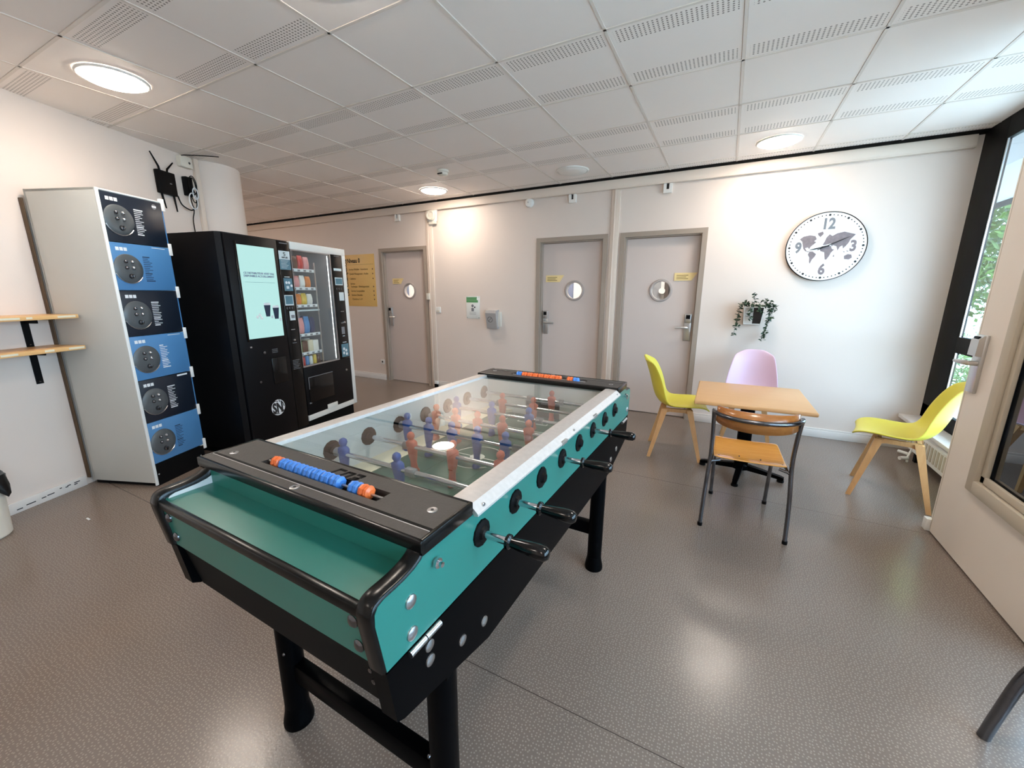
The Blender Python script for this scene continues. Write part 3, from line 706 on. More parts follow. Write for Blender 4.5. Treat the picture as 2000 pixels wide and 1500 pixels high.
for k in range(6):
    zb = .172+k*.3118; zt_ = zb+.309; dk = k % 2 == 1
    dr = MB().box(.022, LWD-.004, -.004, .014, zb, zt_, .002).build('locker_door', 'locker_dark' if dk else 'locker_blue', lk)
    cz = zb+.143; cx = .114
    dl = MB(); dl.lathe([(.001, -.014), (.060, -.014), (.088, -.012), (.0955, -.007), (.0965, -.003)], 40, (cx, 0, cz), 'y', False)
    dl.build('dial_plate', 'dial_grey', dr)
    MB().tube([(cx+.097*math.cos(t), -.008, cz+.097*math.sin(t)) for t in [R(200+i*14) for i in range(10)]], .0035, 6).build('dial_rim', 'steel', dr)
    for dx, dz in ((-.022, .045), (.022, .045), (-.022, .005), (.022, .005)):
        MB().lathe([(.011, 0), (.0105, -.008), (.0065, -.013), (.001, -.015)], 14, (cx+dx, -.0135, cz+dz), 'y').build('code_button', 'dark_chrome' if (dx < 0) else 'steel', dr)
    kb = MB().lathe([(.017, 0), (.015, -.012), (.006, -.014)], 14, (cx, -.0135, cz-.05), 'y'); kb.box(cx-.003, cx+.003, -.036, -.026, cz-.063, cz-.037, .002); 
    kb.build('latch_knob', 'dark_chrome', dr)
    for i in range(3):
        MB().box(.052+i*.026, .073+i*.026, -.0048, -.0038, zt_-.05, zt_-.028).build('icon', 'print_white', dr)
    tm = MB(); pc = 'print_white' if dk or k == 2 else 'print_dark'
    for i in range(14):
        z = cz+.085-i*.0125; ln_ = (.045, .06, .03, .055, .05, .062, .04, .058, .05, .036, .055, .06, .04, .064)[(i*5+k) % 14]
        if i in (4, 9): ln_ = .05
        tm.box(.222, .222+ln_, -.0046, -.0038, z-(.0035 if i in (0, 9, 13) else .002), z+(.0035 if i in (0, 9, 13) else .002))
    tmo = tm.build('instruction_text', pc, dr); tmo['kind'] = 'stuff'
    if k == 5:
        lg = MB().lathe([(.017, -.0046), (.017, -.0038)], 24, (.375, 0, zt_-.035), 'y').build('emblem', 'print_grey', dr)
        MB().box(.36, .39, -.0052, -.0044, zt_-.04, zt_-.03).build('emblem_bar', 'print_white', dr)
    if k in (4, 2): MB().box(.30, .40, -.0046, -.0038, zt_-.014, zt_-.010).build('top_strip', 'print_white', dr)
    if k == 1: MB().box(.315, .40, -.0048, -.0038, zt_-.02, zt_-.008).build('top_sticker', 'print_white', dr)
for k in range(7):
    z = .172+k*.3118-(.055 if k else .04)
    B('hinge_cover', 'hinge_white', lk, LWD-.002, LWD+.022, -.008, .02, z, z+.085, .002)
MB().box(LWD, LWD+.012, .004, .02, .17, LHT-.02).build('clear_hinge_strip', 'locker_blue', lk)
bt = tag(MB().box(-.016, -.007, -.028, -.001, .05, 2.0, .002).build('gap_shadow_strip', 'brown_shadow', None), 'narrow brown strip painted in for the shadow between wall and locker tower', 'shadow strip')  # brown strip stands in for the shadow behind the locker
bt.location = LW0; bt.rotation_euler = (0, 0, PI/2+R(21.5))

# ================================================================== DRINKS MACHINE
dm = thing('drinks_machine', 'black hot drinks vending machine with large pale green screen', 'vending machine', (-3.53, 1.845, 0), PI/2+R(11.3))
MW, MH, MD = .672, 1.868, .74
MB().prism([(.0, .03), (.03, 0), (MW, 0), (MW, MD), (0, MD)], 'z', .06, MH).build('cabinet', 'machine_black', dm, smooth=False)
B('plinth', 'black_matte', dm, .03, MW-.02, .04, MD-.02, 0, .06)
dp = MB().box(.035, .53, -.022, 0, .10, MH-.008, .006).build('door_panel', 'machine_black', dm)
sc = MB().box(.128, .488, -.026, -.020, 1.02, 1.785).build('screen', 'screen_glow', dm)
B('screen_bezel', 'black_gloss', dm, .108, .128, -.028, -.02, 1.0, 1.81, .002)
sy = -.0268
text('screen_text', 'CE DISTRIBUTEUR N\'EST PAS\nDISPONIBLE ACTUELLEMENT', .0232, (.308, sy, 1.556), 'hall_blue', sc, 'CENTER', bold=.0006)
MB().box(.165, .455, sy-.0004, sy+.0006, 1.489, 1.491).build('screen_rule', 'card_blue', sc)
for i, (cx, zb) in enumerate(((.345, 1.20), (.432, 1.175))):
    MB().prism([(cx-.022, zb), (cx+.018, zb), (cx+.034, zb+.098), (cx-.034, zb+.098)], 'y', sy-.0006, sy).build('cup_picture', 'print_dark', sc)
    MB().prism([(cx-.036, zb+.098), (cx+.036, zb+.098), (cx+.03, zb+.118), (cx-.03, zb+.118)], 'y', sy-.0006, sy).build('lid_picture', 'print_white', sc)
for cx, cz in ((.385, 1.195), (.47, 1.168), (.235, 1.2), (.26, 1.215), (.275, 1.19)):
    MB().prism(qcircle(cx, cz, .014, 10), 'y', sy-.0005, sy).build('sugar_picture', 'card_white' if cx > .3 else 'poster_white', sc)
pn = MB().box(.535, MW-.003, -.02, 0, .10, MH-.006, .004).build('payment_column', 'black_gloss', dm)
y_ = -.0208
def card(p, m, x0, x1, z0, z1, nm='card', yy=None):
    yy = y_ if yy is None else yy
    return MB().box(x0, x1, yy-.0012, yy, z0, z1).build(nm, m, p)
B('top_label', 'print_grey', pn, .56, .65, y_-.001, y_, 1.838, 1.845)
card(pn, 'card_white', .54, .664, 1.70, 1.775, 'brand_card'); card(pn, 'card_blue', .54, .664, 1.61, 1.70, 'price_card')
text('brand_text', 'deliCafé', .021, (.602, y_-.0014, 1.712), 'print_black', pn, 'CENTER', bold=.0006)
MB().tube([(.612, y_-.0014, 1.758), (.598, y_-.0014, 1.762), (.592, y_-.0014, 1.753), (.61, y_-.0014, 1.745), (.606, y_-.0014, 1.735), (.592, y_-.0014, 1.738)], .003, 6, sub=3).build('brand_emblem', 'print_black', pn)
for i in range(6): card(pn, 'card_white', .556, .64-.012*(i % 3), 1.687-i*.0125, 1.690-i*.0125, 'price_line', y_-.0012)
card(pn, 'card_blue', .562, .66, 1.42, 1.535, 'coin_card')
for cx, cz in ((.59, 1.495), (.62, 1.495), (.645, 1.468)): MB().prism(qcircle(cx, cz, .0125, 16), 'y', y_-.002, y_-.001).build('coin_picture', 'print_white', pn)
card(pn, 'card_white', .585, .615, 1.44, 1.465, 'note_picture', y_-.0012); card(pn, 'card_white', .575, .635, 1.543, 1.549, 'coin_label')
card(pn, 'card_white', .548, .648, 1.288, 1.383, 'display_card'); card(pn, 'card_blue', .556, .64, 1.30, 1.375, 'display_panel', y_-.0012)
for i, ch_ in enumerate('€€€'): text('currency_mark', ch_, .026, (.556+.03*i, y_-.0012, 1.255), 'print_grey', pn)
card(pn, 'card_white', .585, .648, 1.15, 1.235, 'receipt_label'); card(pn, 'print_grey', .60, .64, 1.17, 1.2, 'receipt_print', y_-.0012)
B('coin_slot', 'steel', pn, .58, .625, y_-.006, y_, 1.06, 1.068, .002)
MB().lathe([(.011, 0), (.009, -.01), (.001, -.012)], 14, (.605, y_, .965), 'y').build('return_button', 'steel', pn)
card(pn, 'print_grey', .58, .63, .935, .94, 'return_label')
nt_ = MB()
for i in range(7): nt_.box(.556, .64-.01*(i % 3), y_-.0012, y_, .77-i*.014, .774-i*.014)
nt_.build('small_print', 'print_grey', pn)['kind'] = 'stuff'
B('speaker_dot', 'steel', dm, .128, .145, -.026, -.02, .945, .958, .003); 
MB().lathe([(.014, 0), (.013, -.008), (.001, -.01)], 14, (.255, -.022, .89), 'y').build('lock_barrel', 'dark_chrome', dm)
for i in range(3): card(dm, 'print_grey', .34, .40, .905-i*.014, .909-i*.014, 'door_label', -.022)
B('delivery_hatch', 'black_gloss', dm, .32, .475, -.028, -.02, .59, .83, .004)
MB().lathe([(.012, 0), (.012, -.006), (.001, -.008)], 14, (.18, -.022, .64), 'y').build('hatch_knob', 'dark_chrome', dm)
lg = MB().lathe([(.0735, -.0012), (.0735, 0)], 40, (.328, -.022, .372), 'y').build('round_emblem', 'print_white', dm)
text('emblem_letters', 'SN', .128, (.323, -.0238, .327), 'print_black', lg, 'CENTER', bold=.006, sx=.72)
st = MB()
for pts in ([(.27, .425), (.30, .438), (.33, .43)], [(.36, .43), (.385, .40), (.392, .37)], [(.275, .322), (.30, .318), (.33, .312)], [(.35, .33), (.37, .32), (.385, .335)], [(.342, .441), (.35, .42)]):
    st.tube([(x, -.0234, z) for x, z in pts], .0042, 6)
st.build('emblem_strokes', 'print_black', lg)['kind'] = 'stuff'

# ================================================================== SNACK MACHINE
sm = thing('snack_machine', 'snack vending machine with white surround and stocked glass front', 'vending machine', (-3.664, 2.512, 0), PI/2+R(11.3))
SW, SH, SD = .757, 1.868, .78
for nm, m, b_ in (('side_wall', 'machine_black', (0, .012, .0, SD, .06, SH)), ('side_wall', 'machine_white', (SW-.014, SW, 0, SD, .13, SH)), ('back_wall', 'machine_black', (.012, SW-.014, SD-.02, SD, .06, SH)),
                  ('roof', 'machine_white', (.0, SW, 0, SD, SH-.012, SH)), ('cabinet_floor', 'machine_black', (.012, SW-.014, .02, SD-.02, .62, .66)), ('inner_back', 'fridge_grey', (.012, .54, .47, .48, .66, SH-.012)), ('inner_side', 'fridge_grey', (.535, .545, .02, .47, .66, SH-.012))):
    B(nm, m, sm, *b_)
B('plinth', 'black_matte', sm, .0, SW-.01, .03, SD-.02, 0, .125)
B('white_top_band', 'machine_white', sm, 0, SW, -.02, 0, 1.80, SH, .003)
B('white_side_band', 'machine_white', sm, .703, SW, -.02, 0, .13, 1.80, .003)
B('door_lower', 'machine_black', sm, 0, .703, -.018, .02, .185, .68, .003)
B('white_kick_strip', 'machine_white', sm, 0, .703, -.02, 0, .128, .184, .003)
B('strip_handle', 'machine_white', sm, .268, .42, -.03, -.018, .18, .232, .004)
pc = B('control_column', 'black_gloss', sm, .528, .703, -.018, .01, .68, 1.80, .002)
fr = MB().box(0, .528, -.018, 0, 1.79, 1.80); fr.box(0, .008, -.018, 0, .68, 1.79); fr.box(.516, .528, -.018, 0, .68, 1.79); fr.box(0, .528, -.018, .0, .68, .695)
fr.build('window_frame', 'steel', sm)
B('window_pane', 'glass', sm, .008, .516, -.012, -.007, .695, 1.79)
B('led_glint_strip', 'led_glint', sm, .02, .50, .02, .03, 1.815, 1.825); B('led_glint_strip', 'led_glint', sm, .510, .514, .01, .016, .70, 1.78)  # top LED lights the goods; side strip glows to imitate a reflection
y_ = -.0188
card(pc, 'print_grey', .58, .66, 1.783, 1.788, 'top_label'); card(pc, 'card_white', .56, .68, 1.635, 1.66, 'price_display')
card(pc, 'card_white', .565, .684, 1.485, 1.565, 'display_card'); card(pc, 'card_blue', .573, .676, 1.495, 1.555, 'display_panel', y_-.0012)
for i, ch_ in enumerate('€€€'): text('currency_mark', ch_, .026, (.575+.034*i, y_-.0012, 1.437), 'print_grey', pc)
card(pc, 'card_white', .611, .686, 1.32, 1.41, 'receipt_label'); B('coin_slot', 'steel', pc, .61, .66, y_-.006, y_, 1.20, 1.207, .002)
MB().lathe([(.013, 0), (.011, -.01), (.001, -.012)], 14, (.655, y_, 1.085), 'y').build('return_button', 'chrome', pc); B('key_tag', 'steel', pc, .60, .645, y_-.004, y_, 1.075, 1.083, .001)
card(pc, 'print_grey', .60, .65, .955, 1.035, 'keypad_card'); card(pc, 'card_white', .61, .645, .93, .937, 'keypad_label')
card(pc, 'card_blue', .572, .688, .70, .845, 'coin_card')
for cx, cz in ((.61, .79), (.645, .77), (.605, .745), (.65, .73)): MB().prism(qcircle(cx, cz, .016, 16), 'y', y_-.002, y_-.001).build('coin_picture', 'print_white', pc)
card(pc, 'card_white', .60, .66, .86, .867, 'coin_label')
MB().lathe([(.012, 0), (.01, -.008), (.001, -.01)], 14, (.62, -.018, .55), 'y').build('door_lock', 'steel', sm)
fh = MB().box(.04, .39, -.024, -.017, .31, .575, .003).build('collection_flap', 'black_gloss', sm)
MB().box(.04, .39, -.026, -.0235, .568, .574).build('flap_edge', 'print_grey', fh); MB().box(.04, .046, -.026, -.0235, .45, .574).build('flap_edge', 'print_grey', fh)
B('flap_label', 'print_grey', sm, .03, .06, -.02, -.018, .30, .315)
SH_Z = [1.625, 1.452, 1.285, 1.0, .815, .69]
for i, z in enumerate(SH_Z[:5]):
    t_ = MB().box(.014, .33, .03, .44, z-.012, z, .001).build('shelf_tray', 'fridge_grey', sm)
    MB().box(.014, .33, .022, .03, z-.022, z+.006, .001).build('price_rail', 'print_white', t_)
    for k in range(4): MB().box(.03+k*.075, .06+k*.075, .020, .0225, z-.018, z-.002).build('price_tag', 'print_grey', t_)
B('upright_rail', 'steel', sm, .318, .33, .018, .026, .68, 1.70)
B('divider', 'card_white', sm, .014, .34, .02, .44, 1.225, 1.24)
# goods
for nm, c in (('red', (206, 60, 52)), ('brown', (96, 58, 40)), ('white', (236, 230, 222)), ('yellow', (226, 190, 70)), ('blue', (80, 140, 196)), ('pink', (226, 150, 148)), ('green', (96, 150, 80)), ('orange', (226, 128, 56)), ('navy', (40, 50, 90)), ('cream', (226, 214, 184))):
    mat('pack_'+nm, C(*c), .32, noise=.12, nscale=30)
def pack(kind, h, wd, m):
    mb = MB()
    if kind == 'snack_bag':
        rows = [(0, .9, .10), (.08, 1, .55), (.3, 1, .95), (.6, 1, .9), (.88, .97, .45), (.95, .95, .1), (1, .95, .08)]
        n = 12; vs_ = []
        for t_, a_, b_ in rows:
            for k in range(n):
                c, s = math.cos(2*PI*k/n), math.sin(2*PI*k/n); vs_.append((wd/2*a_*math.copysign(abs(c)**.6, c), wd*.36*b_*math.copysign(abs(s)**.8, s), t_*h))
        mb.add(vs_, [(i*n+k, i*n+(k+1) % n, (i+1)*n+(k+1) % n, (i+1)*n+k) for i in range(len(rows)-1) for k in range(n)]+[tuple(range(n))[::-1], tuple((len(rows)-1)*n+k for k in range(n))])
    elif kind == 'drink_can':
        mb.lathe([(wd*.36, 0), (wd*.44, .006), (wd*.44, h-.012), (wd*.36, h-.003), (wd*.35, h)], 16)
    else:
        mb.box(-wd/2, wd/2, -.03, .03, 0, h, .004)
    return mb
from mathutils import Euler
rotm = Matrix.Rotation(PI/2+R(11.3), 4, 'Z'); smo = Vector((-3.664, 2.512, 0))
names = ['top', 'second', 'third', 'fourth', 'fifth', 'bottom']
plan = [('snack_bag', .135, ['white', 'brown', 'red', 'pink']), ('snack_bag', .12, ['red', 'pink', 'white', 'orange']), ('snack_bag', .115, ['brown', 'orange', 'yellow', 'white']),
        ('snack_bag', .17, ['orange', 'pink', 'blue', 'navy']), ('snack_box', .12, ['green', 'brown', 'cream', 'white']), ('drink_can', .115, ['orange', 'red', 'blue', 'white', 'yellow', 'brown'])]
for i, (kind, h, cols) in enumerate(plan):
    z = SH_Z[i] if i < 5 else .66
    step = .074 if len(cols) == 4 else .052
    for k, c in enumerate(cols):
        for row in range(2):
            hh = h*(1-.06*((k+row) % 2)); o = pack(kind, hh, step*.9, c).build(kind, 'pack_'+c, None, ang=60)
            p = smo + rotm.to_3x3() @ Vector((.05+k*step+.004*row, .075+row*.11, z)); o.location = p; o.rotation_euler = (0, 0, PI/2+R(11.3)+random.uniform(-.1, .1))
            word = {'snack_bag': 'snack bag', 'snack_box': 'snack box', 'drink_can': 'drink can'}[kind]
            pos = 'front' if row == 0 else 'back'
            same = cols.count(c) > 1
            lb = '%s %s in the %s row of the %s vending shelf' % (c, word, pos, names[i])
            if same:
                tag(o, lb, word, '%s %ss in the %s row of the %s vending shelf' % (c, word, pos, names[i]))
            else: tag(o, lb, word, 'goods on the %s vending shelf' % names[i])

# ================================================================== LEFT WALL ITEMS
LR = PI/2+R(21.5)
def onwall(name, label, cat, x=0, y=0, z=0, group=None):
    p = LW0+LD*x-LN*(-y)*-1 if False else LW0+LD*x+LN*(-y)
    return thing(name, label, cat, (p.x, p.y, z), LR, group)
for k, (z, nm) in enumerate(((1.235, 'upper'), (1.025, 'lower'))):
    t = onwall('wall_shelf', '%s of the two pale wooden wall shelves beside the locker tower' % nm, 'shelf', 0, 0, z, 'wooden shelves on black brackets')
    dpth = .255
    bo = MB().box(-1.5, -.022, -dpth, -.0, 0, .026, .002).build('board', 'shelf_wood', t)
    for x0, x1 in ((-.14, -.04), (-.42, -.33), (-.30, -.27)) if k == 0 else ((-.12, -.03), (-.25, -.2), (-.46, -.38)): MB().box(x0, x1, -dpth-.0008, -dpth, .008, .02).build('edge_wear', 'field_beige', bo)
    for x in (-.145, -1.2):
        br = MB().box(x-.019, x+.019, -.21, 0, -.006, 0); br.box(x-.019, x+.019, -.006, 0, -.225 if k else -.185, 0); br.box(x-.004, x+.004, -.10, -.004, -.03, -.004)
        b2 = br.build('bracket', 'black', t, smooth=False)
        MB().lathe([(.006, -.006), (.004, -.009)], 10, (x, 0, -.21 if k else -.17), 'y').build('bracket_screw', 'dark_chrome', b2)
t = onwall('wifi_router', 'black wall router with four stick antennas near the ceiling', 'router', 1.05, -.0, 2.345)
B('case', 'black', t, -.085, .085, -.04, -.005, -.095, .095, .006); B('mount', 'black', t, -.04, .04, -.006, 0, -.04, .04)
B('logo_mark', 'print_grey', t, .02, .04, -.0412, -.0395, -.005, .004)
for pts in ([(-.04, -.02, .095), (-.045, -.02, .125), (-.105, -.022, .225)], [(.03, -.02, .095), (.035, -.02, .12), (.10, -.022, .19)], [(-.055, -.02, -.095), (-.05, -.02, -.13), (-.035, -.02, -.215)], [(.06, -.02, -.095), (.062, -.02, -.13), (.07, -.02, -.225)]):
    MB().tube(pts, .007, 8, rad=[.008, .008, .005]).build('antenna', 'black', t)
t = onwall('power_adapter', 'black power block wrapped in looped cables beside the router', 'power adapter', 1.27, 0, 2.36)
B('block', 'black', t, -.035, .035, -.05, -.0, -.075, .09, .008)
for k, (c, ox_, oz, rx, rz_) in enumerate((('black', .02, -.02, .035, .11), ('black', .005, -.1, .03, .09), ('print_white', -.005, -.12, .045, .07), ('black', .01, .02, .04, .08), ('print_white', .02, -.05, .028, .05))):
    MB().tube([(ox_+rx*math.cos(q*PI/9), -.055-.004*k, oz+rz_*math.sin(q*PI/9)) for q in range(18)], .0045, 6, True).build('cable_loop', c, t)
MB().tube([(-.13, -.03, -.1), (-.1, -.03, -.17), (-.04, -.05, -.205), (.0, -.05, -.19)], .006, 6, sub=4).build('cable_lead', 'black', t)
MB().tube([(.0, -.05, -.19), (.015, -.03, -.22), (.012, -.012, -.30), (.02, -.01, -.50)], .0045, 6, sub=4).build('hanging_cable', 'black', t)
t = onwall('junction_box', 'cream socket box under the ceiling above the router', 'junction box', 1.275, 0, 2.575)
B('box', 'plastic_cream', t, -.06, .065, -.045, 0, -.045, .045, .005); MB().lathe([(.011, -.045), (.009, -.047)], 14, (.03, 0, 0), 'y').build('socket_hole', 'print_black', t)
MB().tube([(-.03, -.03, .045), (-.02, -.05, .055), (.05, -.2, .063), (.09, -.3, .064)], .004, 6, sub=4).build('ceiling_wire', 'black', t)
o = MB().box(1.375, 1.425, -.03, 0, .4, CEIL, .004).build('cable_conduit', 'trunk_white', None); o.location = LW0; o.rotation_euler = (0, 0, LR)
tag(o, 'vertical white cable conduit between wall and round column', 'conduit')
# bin
t = thing('waste_bin', 'cream round waste bin with a black liner below the shelves', 'bin', (-3.705, .42, 0)); t.scale = (.87, .87, 1)
MB().lathe([(.125, 0), (.135, .01), (.15, .34), (.155, .36), (.148, .36), (.143, .34), (.128, .02), (.001, .015)], 40, caps=False).build('bin_body', 'bin_cream', t)
bg_ = MB(); n = 40; vs_ = []
for r_, h in ((.142, .28), (.147, .363), (.16, .372), (.172, .335), (.168, .28)):
    for k in range(n):
        q = 2*PI*k/n; j = 1+.06*math.sin(q*7)+.04*math.sin(q*13+1); 
        vs_.append((math.cos(q)*r_*(j if r_ > .15 else 1), math.sin(q)*r_*(j if r_ > .15 else 1), h+(.03*math.sin(q*5)+.02*math.sin(q*11) if h < .35 and r_ > .15 else 0)))
bg_.add(vs_, [(i*n+k, i*n+(k+1) % n, (i+1)*n+(k+1) % n, (i+1)*n+k) for i in range(4) for k in range(n)])
bg_.build('bin_liner', 'bag_black', t)
for k, (x, y) in enumerate(((-3.48, .79), (-3.43, .805), (-3.52, .765))):
    MB().lathe([(.006 if k else .012, .0002), (.005, .0012)], 8, (x, y, 0))
o = MB().box(-3.475, -3.435, .79, .80, .0, .0015).build('paper_scrap', 'print_white', None); tag(o, 'tiny white paper scrap on the vinyl floor near the locker tower', 'paper scrap')

# ================================================================== BACK WALL ITEMS
def wallthing(name, label, cat, x, z, group=None): return thing(name, label, cat, (x, WY, z), 0, group)
# directory sign
t = wallthing('directory_sign', 'gold level directory sign reading Niveau 0 with red dots', 'sign', -4.96, 1.19)
sg_ = B('plate', 'brass_sign', t, -.66, 0, -.008, -.0, 0, .81, .002)
text('heading', 'Niveau 0', .098, (-.60, -.0092, .685), 'print_black', t, bold=.002, sx=.82)
text('side_title', 'Les Champenois', .088, (-.615, -.0092, .16), 'print_black', t, rot=(PI/2, PI/2, 0), bold=.002, sx=1.0)
B('rule', 'sign_text', t, -.60, -.02, -.0088, -.008, .655, .658)
for k, (z, tx) in enumerate(((.57, 'Service Hôtelier - Intendance'), (.50, 'Qualité Management - Audits'), (.425, 'Cafétéria'), (.345, 'Service'), (.30, 'Technique - Développement'), (.23, 'Service Comptabilité'), (.165, 'Service Clientèle'), (.10, 'Chambres 1 à 9'))):
    text('line_text', tx, .042, (-.575+.004*k, -.0092, z), 'sign_text', t, sx=.86)
    if k != 3: MB().lathe([(.011, -.008), (.011, -.0095)], 10, (-.045, 0, z+.012), 'y').build('dot', 'pack_brown', t)
# clock
ck = wallthing('wall_clock', 'large round white wall clock with a grey world map', 'clock', .742, 1.825)
MB().lathe([(.304, 0), (.304, -.036), (.3015, -.038), (.299, -.036), (.298, -.03)], 72, axis='y', caps=False).build('rim', 'black', ck)
fc = MB().lathe([(.2985, -.002), (.2985, -.031)], 72, axis='y').build('dial', 'clock_face', ck)
fy = -.0314
for k in range(60):
    q = 2*PI*k/60; rr = .0098 if k % 5 == 0 else .0052
    MB().prism(qcircle(.275*math.sin(q), .275*math.cos(q), rr, 10), 'y', fy-.0008, fy).build('minute_dot', 'print_black', fc)
for tx, x, z in (('12', 0, .165), ('3', .205, -.035), ('6', 0, -.235), ('9', -.205, -.035)):
    text('numeral', tx, .128, (x, fy-.0008, z-.008), 'map_grey' if tx in '36' else 'print_grey', fc, 'CENTER', bold=.005, sx=.8)
def land(pts): MB().prism([((x-.5)*.42, (z-.5)*.27) for x, z in pts], 'y', fy-.0006, fy).build('map_land', 'map_grey', fc)
land([(.02, .78), (.08, .86), (.2, .9), (.3, .86), (.33, .76), (.29, .70), (.33, .66), (.28, .58), (.24, .52), (.22, .44), (.19, .50), (.14, .48), (.18, .38), (.23, .36), (.21, .34), (.15, .38), (.11, .46), (.09, .58), (.07, .70)])
land([(.33, .95), (.42, 1.0), (.44, .92), (.39, .82), (.35, .88)])
land([(.23, .36), (.29, .36), (.36, .27), (.34, .18), (.30, .10), (.27, -.05), (.25, .02), (.245, .16), (.21, .26)])
land([(.44, .52), (.52, .54), (.60, .52), (.63, .42), (.67, .40), (.62, .30), (.60, .20), (.56, .08), (.53, .08), (.51, .24), (.50, .32), (.43, .36), (.41, .44)])
land([(.45, .56), (.48, .68), (.50, .80), (.55, .90), (.60, .84), (.68, .92), (.80, .96), (.92, .90), (1.0, .86), (.96, .78), (.92, .70), (.90, .60), (.86, .50), (.82, .42), (.80, .52), (.76, .48), (.73, .36), (.70, .50), (.64, .54), (.61, .50), (.60, .60), (.54, .58), (.50, .56)])
land([(.86, .18), (.92, .24), (.98, .22), (1.0, .12), (.95, .06), (.87, .08)]); land([(.82, .34), (.86, .32), (.85, .29)]); land([(.88, .36), (.93, .33), (.90, .31)]); land([(.66, .18), (.68, .24), (.69, .16)])
def hand(nm, ang, ln_, tail, wd, yy):
    d = Vector((math.sin(ang), math.cos(ang))); n_ = Vector((d.y, -d.x)); P_ = [d*-tail+n_*wd*.8, d*-tail-n_*wd*.8, d*ln_*.6-n_*wd, d*ln_, d*ln_*.6+n_*wd]
    MB().prism([(p.x, p.y) for p in P_], 'y', yy-.001, yy).build(nm, 'print_black', ck)
hand('hour_hand', R(258), .125, .03, .005, fy-.004); hand('minute_hand', R(65), .20, .06, .004, fy-.007)
MB().lathe([(.007, fy), (.006, fy-.01)], 14, axis='y').build('hub', 'print_black', ck)
# plant
pl = wallthing('wall_planter', 'square wall pot with trailing dark green plant beside the clock', 'plant', .238, 1.1)
ptp = MB(); vs_ = []
for z, wx, d in ((0, .072, .085), (.175, .088, .125)):
    vs_ += [(-wx, 0, z), (wx, 0, z), (wx, -d, z), (-wx, -d, z)]
ptp.add(vs_, [(0, 1, 2, 3), (7, 6, 5, 4), (0, 4, 5, 1), (1, 5, 6, 2), (2, 6, 7, 3), (3, 7, 4, 0)]); ptp.build('pot', 'pot_grey', pl, smooth=False)
fr = MB(); fr.tube([(-.072, -.087, .004), (.072, -.087, .004), (.088, -.127, .172), (-.088, -.127, .172)], .004, 6, True); fr.build('pot_rim', 'plastic_white', pl)
MB().add([(.0, -.0868, .008), (.069, -.0868, .008), (.085, -.1262, .168), (.0, -.1262, .168)], [(0, 1, 2, 3)]).build('dark_front', 'pot_black', pl)
MB().add([(-.083, -.122, .17), (.083, -.122, .17), (.083, -.005, .17), (-.083, -.005, .17)], [(0, 1, 2, 3)]).build('soil', 'soil', pl)
rnd = random.Random(3)
lf = MB().add([(0, 0, 0), (.008, .011, .002), (.0, .026, -.002), (-.008, .011, .002)], [(0, 1, 2, 3)]); lme = bpy.data.meshes.new('leaf')
lme.from_pydata([(0, 0, 0), (.009, .009, .002), (.0075, .019, .001), (0, .029, -.003), (-.0075, .019, .001), (-.009, .009, .002), (0, .014, -.002)], [], [(0, 1, 6), (1, 2, 6), (2, 3, 6), (3, 4, 6), (4, 5, 6), (5, 0, 6)]); lme.materials.append(M['leaf_dark'])
stems = [[(-.06, -.08, .17), (-.10, -.10, .20), (-.125, -.10, .12), (-.14, -.09, 0), (-.15, -.08, -.11)], [(-.05, -.06, .17), (-.12, -.09, .19), (-.13, -.08, .05), (-.125, -.07, -.03)], [(.06, -.08, .17), (.11, -.11, .20), (.135, -.10, .10), (.125, -.09, -.03), (.10, -.08, -.16)],
         [(.05, -.06, .17), (.13, -.10, .19), (.16, -.1, .14), (.15, -.09, .05)], [(.0, -.06, .17), (.0, -.08, .25), (-.02, -.09, .30)], [(.03, -.06, .17), (.06, -.09, .23), (.12, -.11, .235)], [(-.03, -.07, .17), (-.06, -.11, .22), (-.09, -.13, .215)], [(0, -.1, .17), (-.01, -.14, .19), (-.03, -.15, .1), (-.03, -.14, .06)], [(.03, -.1, .17), (.05, -.14, .18), (.06, -.15, .11)], [(.06, -.07, .17), (.12, -.09, .21), (.18, -.09, .18), (.185, -.08, .14)], [(.07, -.07, .17), (.13, -.08, .17), (.14, -.08, .06), (.12, -.07, -.08), (.1, -.06, -.12)]]
nleaf = 0
for sp_ in stems:
    pts = spline([Vector(p) for p in sp_], 6)
    MB().tube(pts, .0016, 5).build('stem', 'leaf_dark', pl)
    for p in pts[2::1]:
        for _ in range(2):
            if rnd.random() < .12: continue
            o = link('leaf', lme, None, pl, p+Vector((rnd.uniform(-.008, .008), rnd.uniform(-.008, .008), rnd.uniform(-.008, .008))))
            o.rotation_euler = (rnd.uniform(-.9, .9), rnd.uniform(-.9, .9), rnd.uniform(0, 2*PI)); s = rnd.uniform(.9, 1.45); o.scale = (s, s, s)
# poster and dispenser
t = wallthing('safety_poster', 'small white notice with green heading screwed to the back wall', 'notice', -3.14, 1.055)
B('sheet', 'poster_white', t, -.11, .11, -.006, 0, 0, .305, .001)
for z0, z1, x1 in ((.285, .296, .07), (.255, .283, .065), (.22, .253, .085)): MB().box(-.105, x1, -.0072, -.006, z0, z1).build('green_heading', 'poster_green', t)
for cx, cz, rr in ((-.005, .175, .02), (.03, .155, .011)): MB().prism(qcircle(cx, cz, rr, 14), 'y', -.0072, -.006).build('pictogram', 'print_grey' if rr > .015 else 'print_black', t)
B('pictogram', 'print_grey', t, -.025, .015, -.0073, -.006, .10, .145)
for z in (.085, .07, .055): B('text_line', 'print_grey', t, -.06, .05, -.007, -.006, z, z+.003)
for x, z in ((-.098, .012), (.098, .012), (.1, .294), (-.1, .294)): MB().lathe([(.005, -.006), (.004, -.009)], 10, (x, 0, z), 'y').build('screw', 'dark_chrome', t)
t = wallthing('bag_dispenser', 'grey metal wall dispenser with round prohibition symbol', 'dispenser', -2.80, .93)
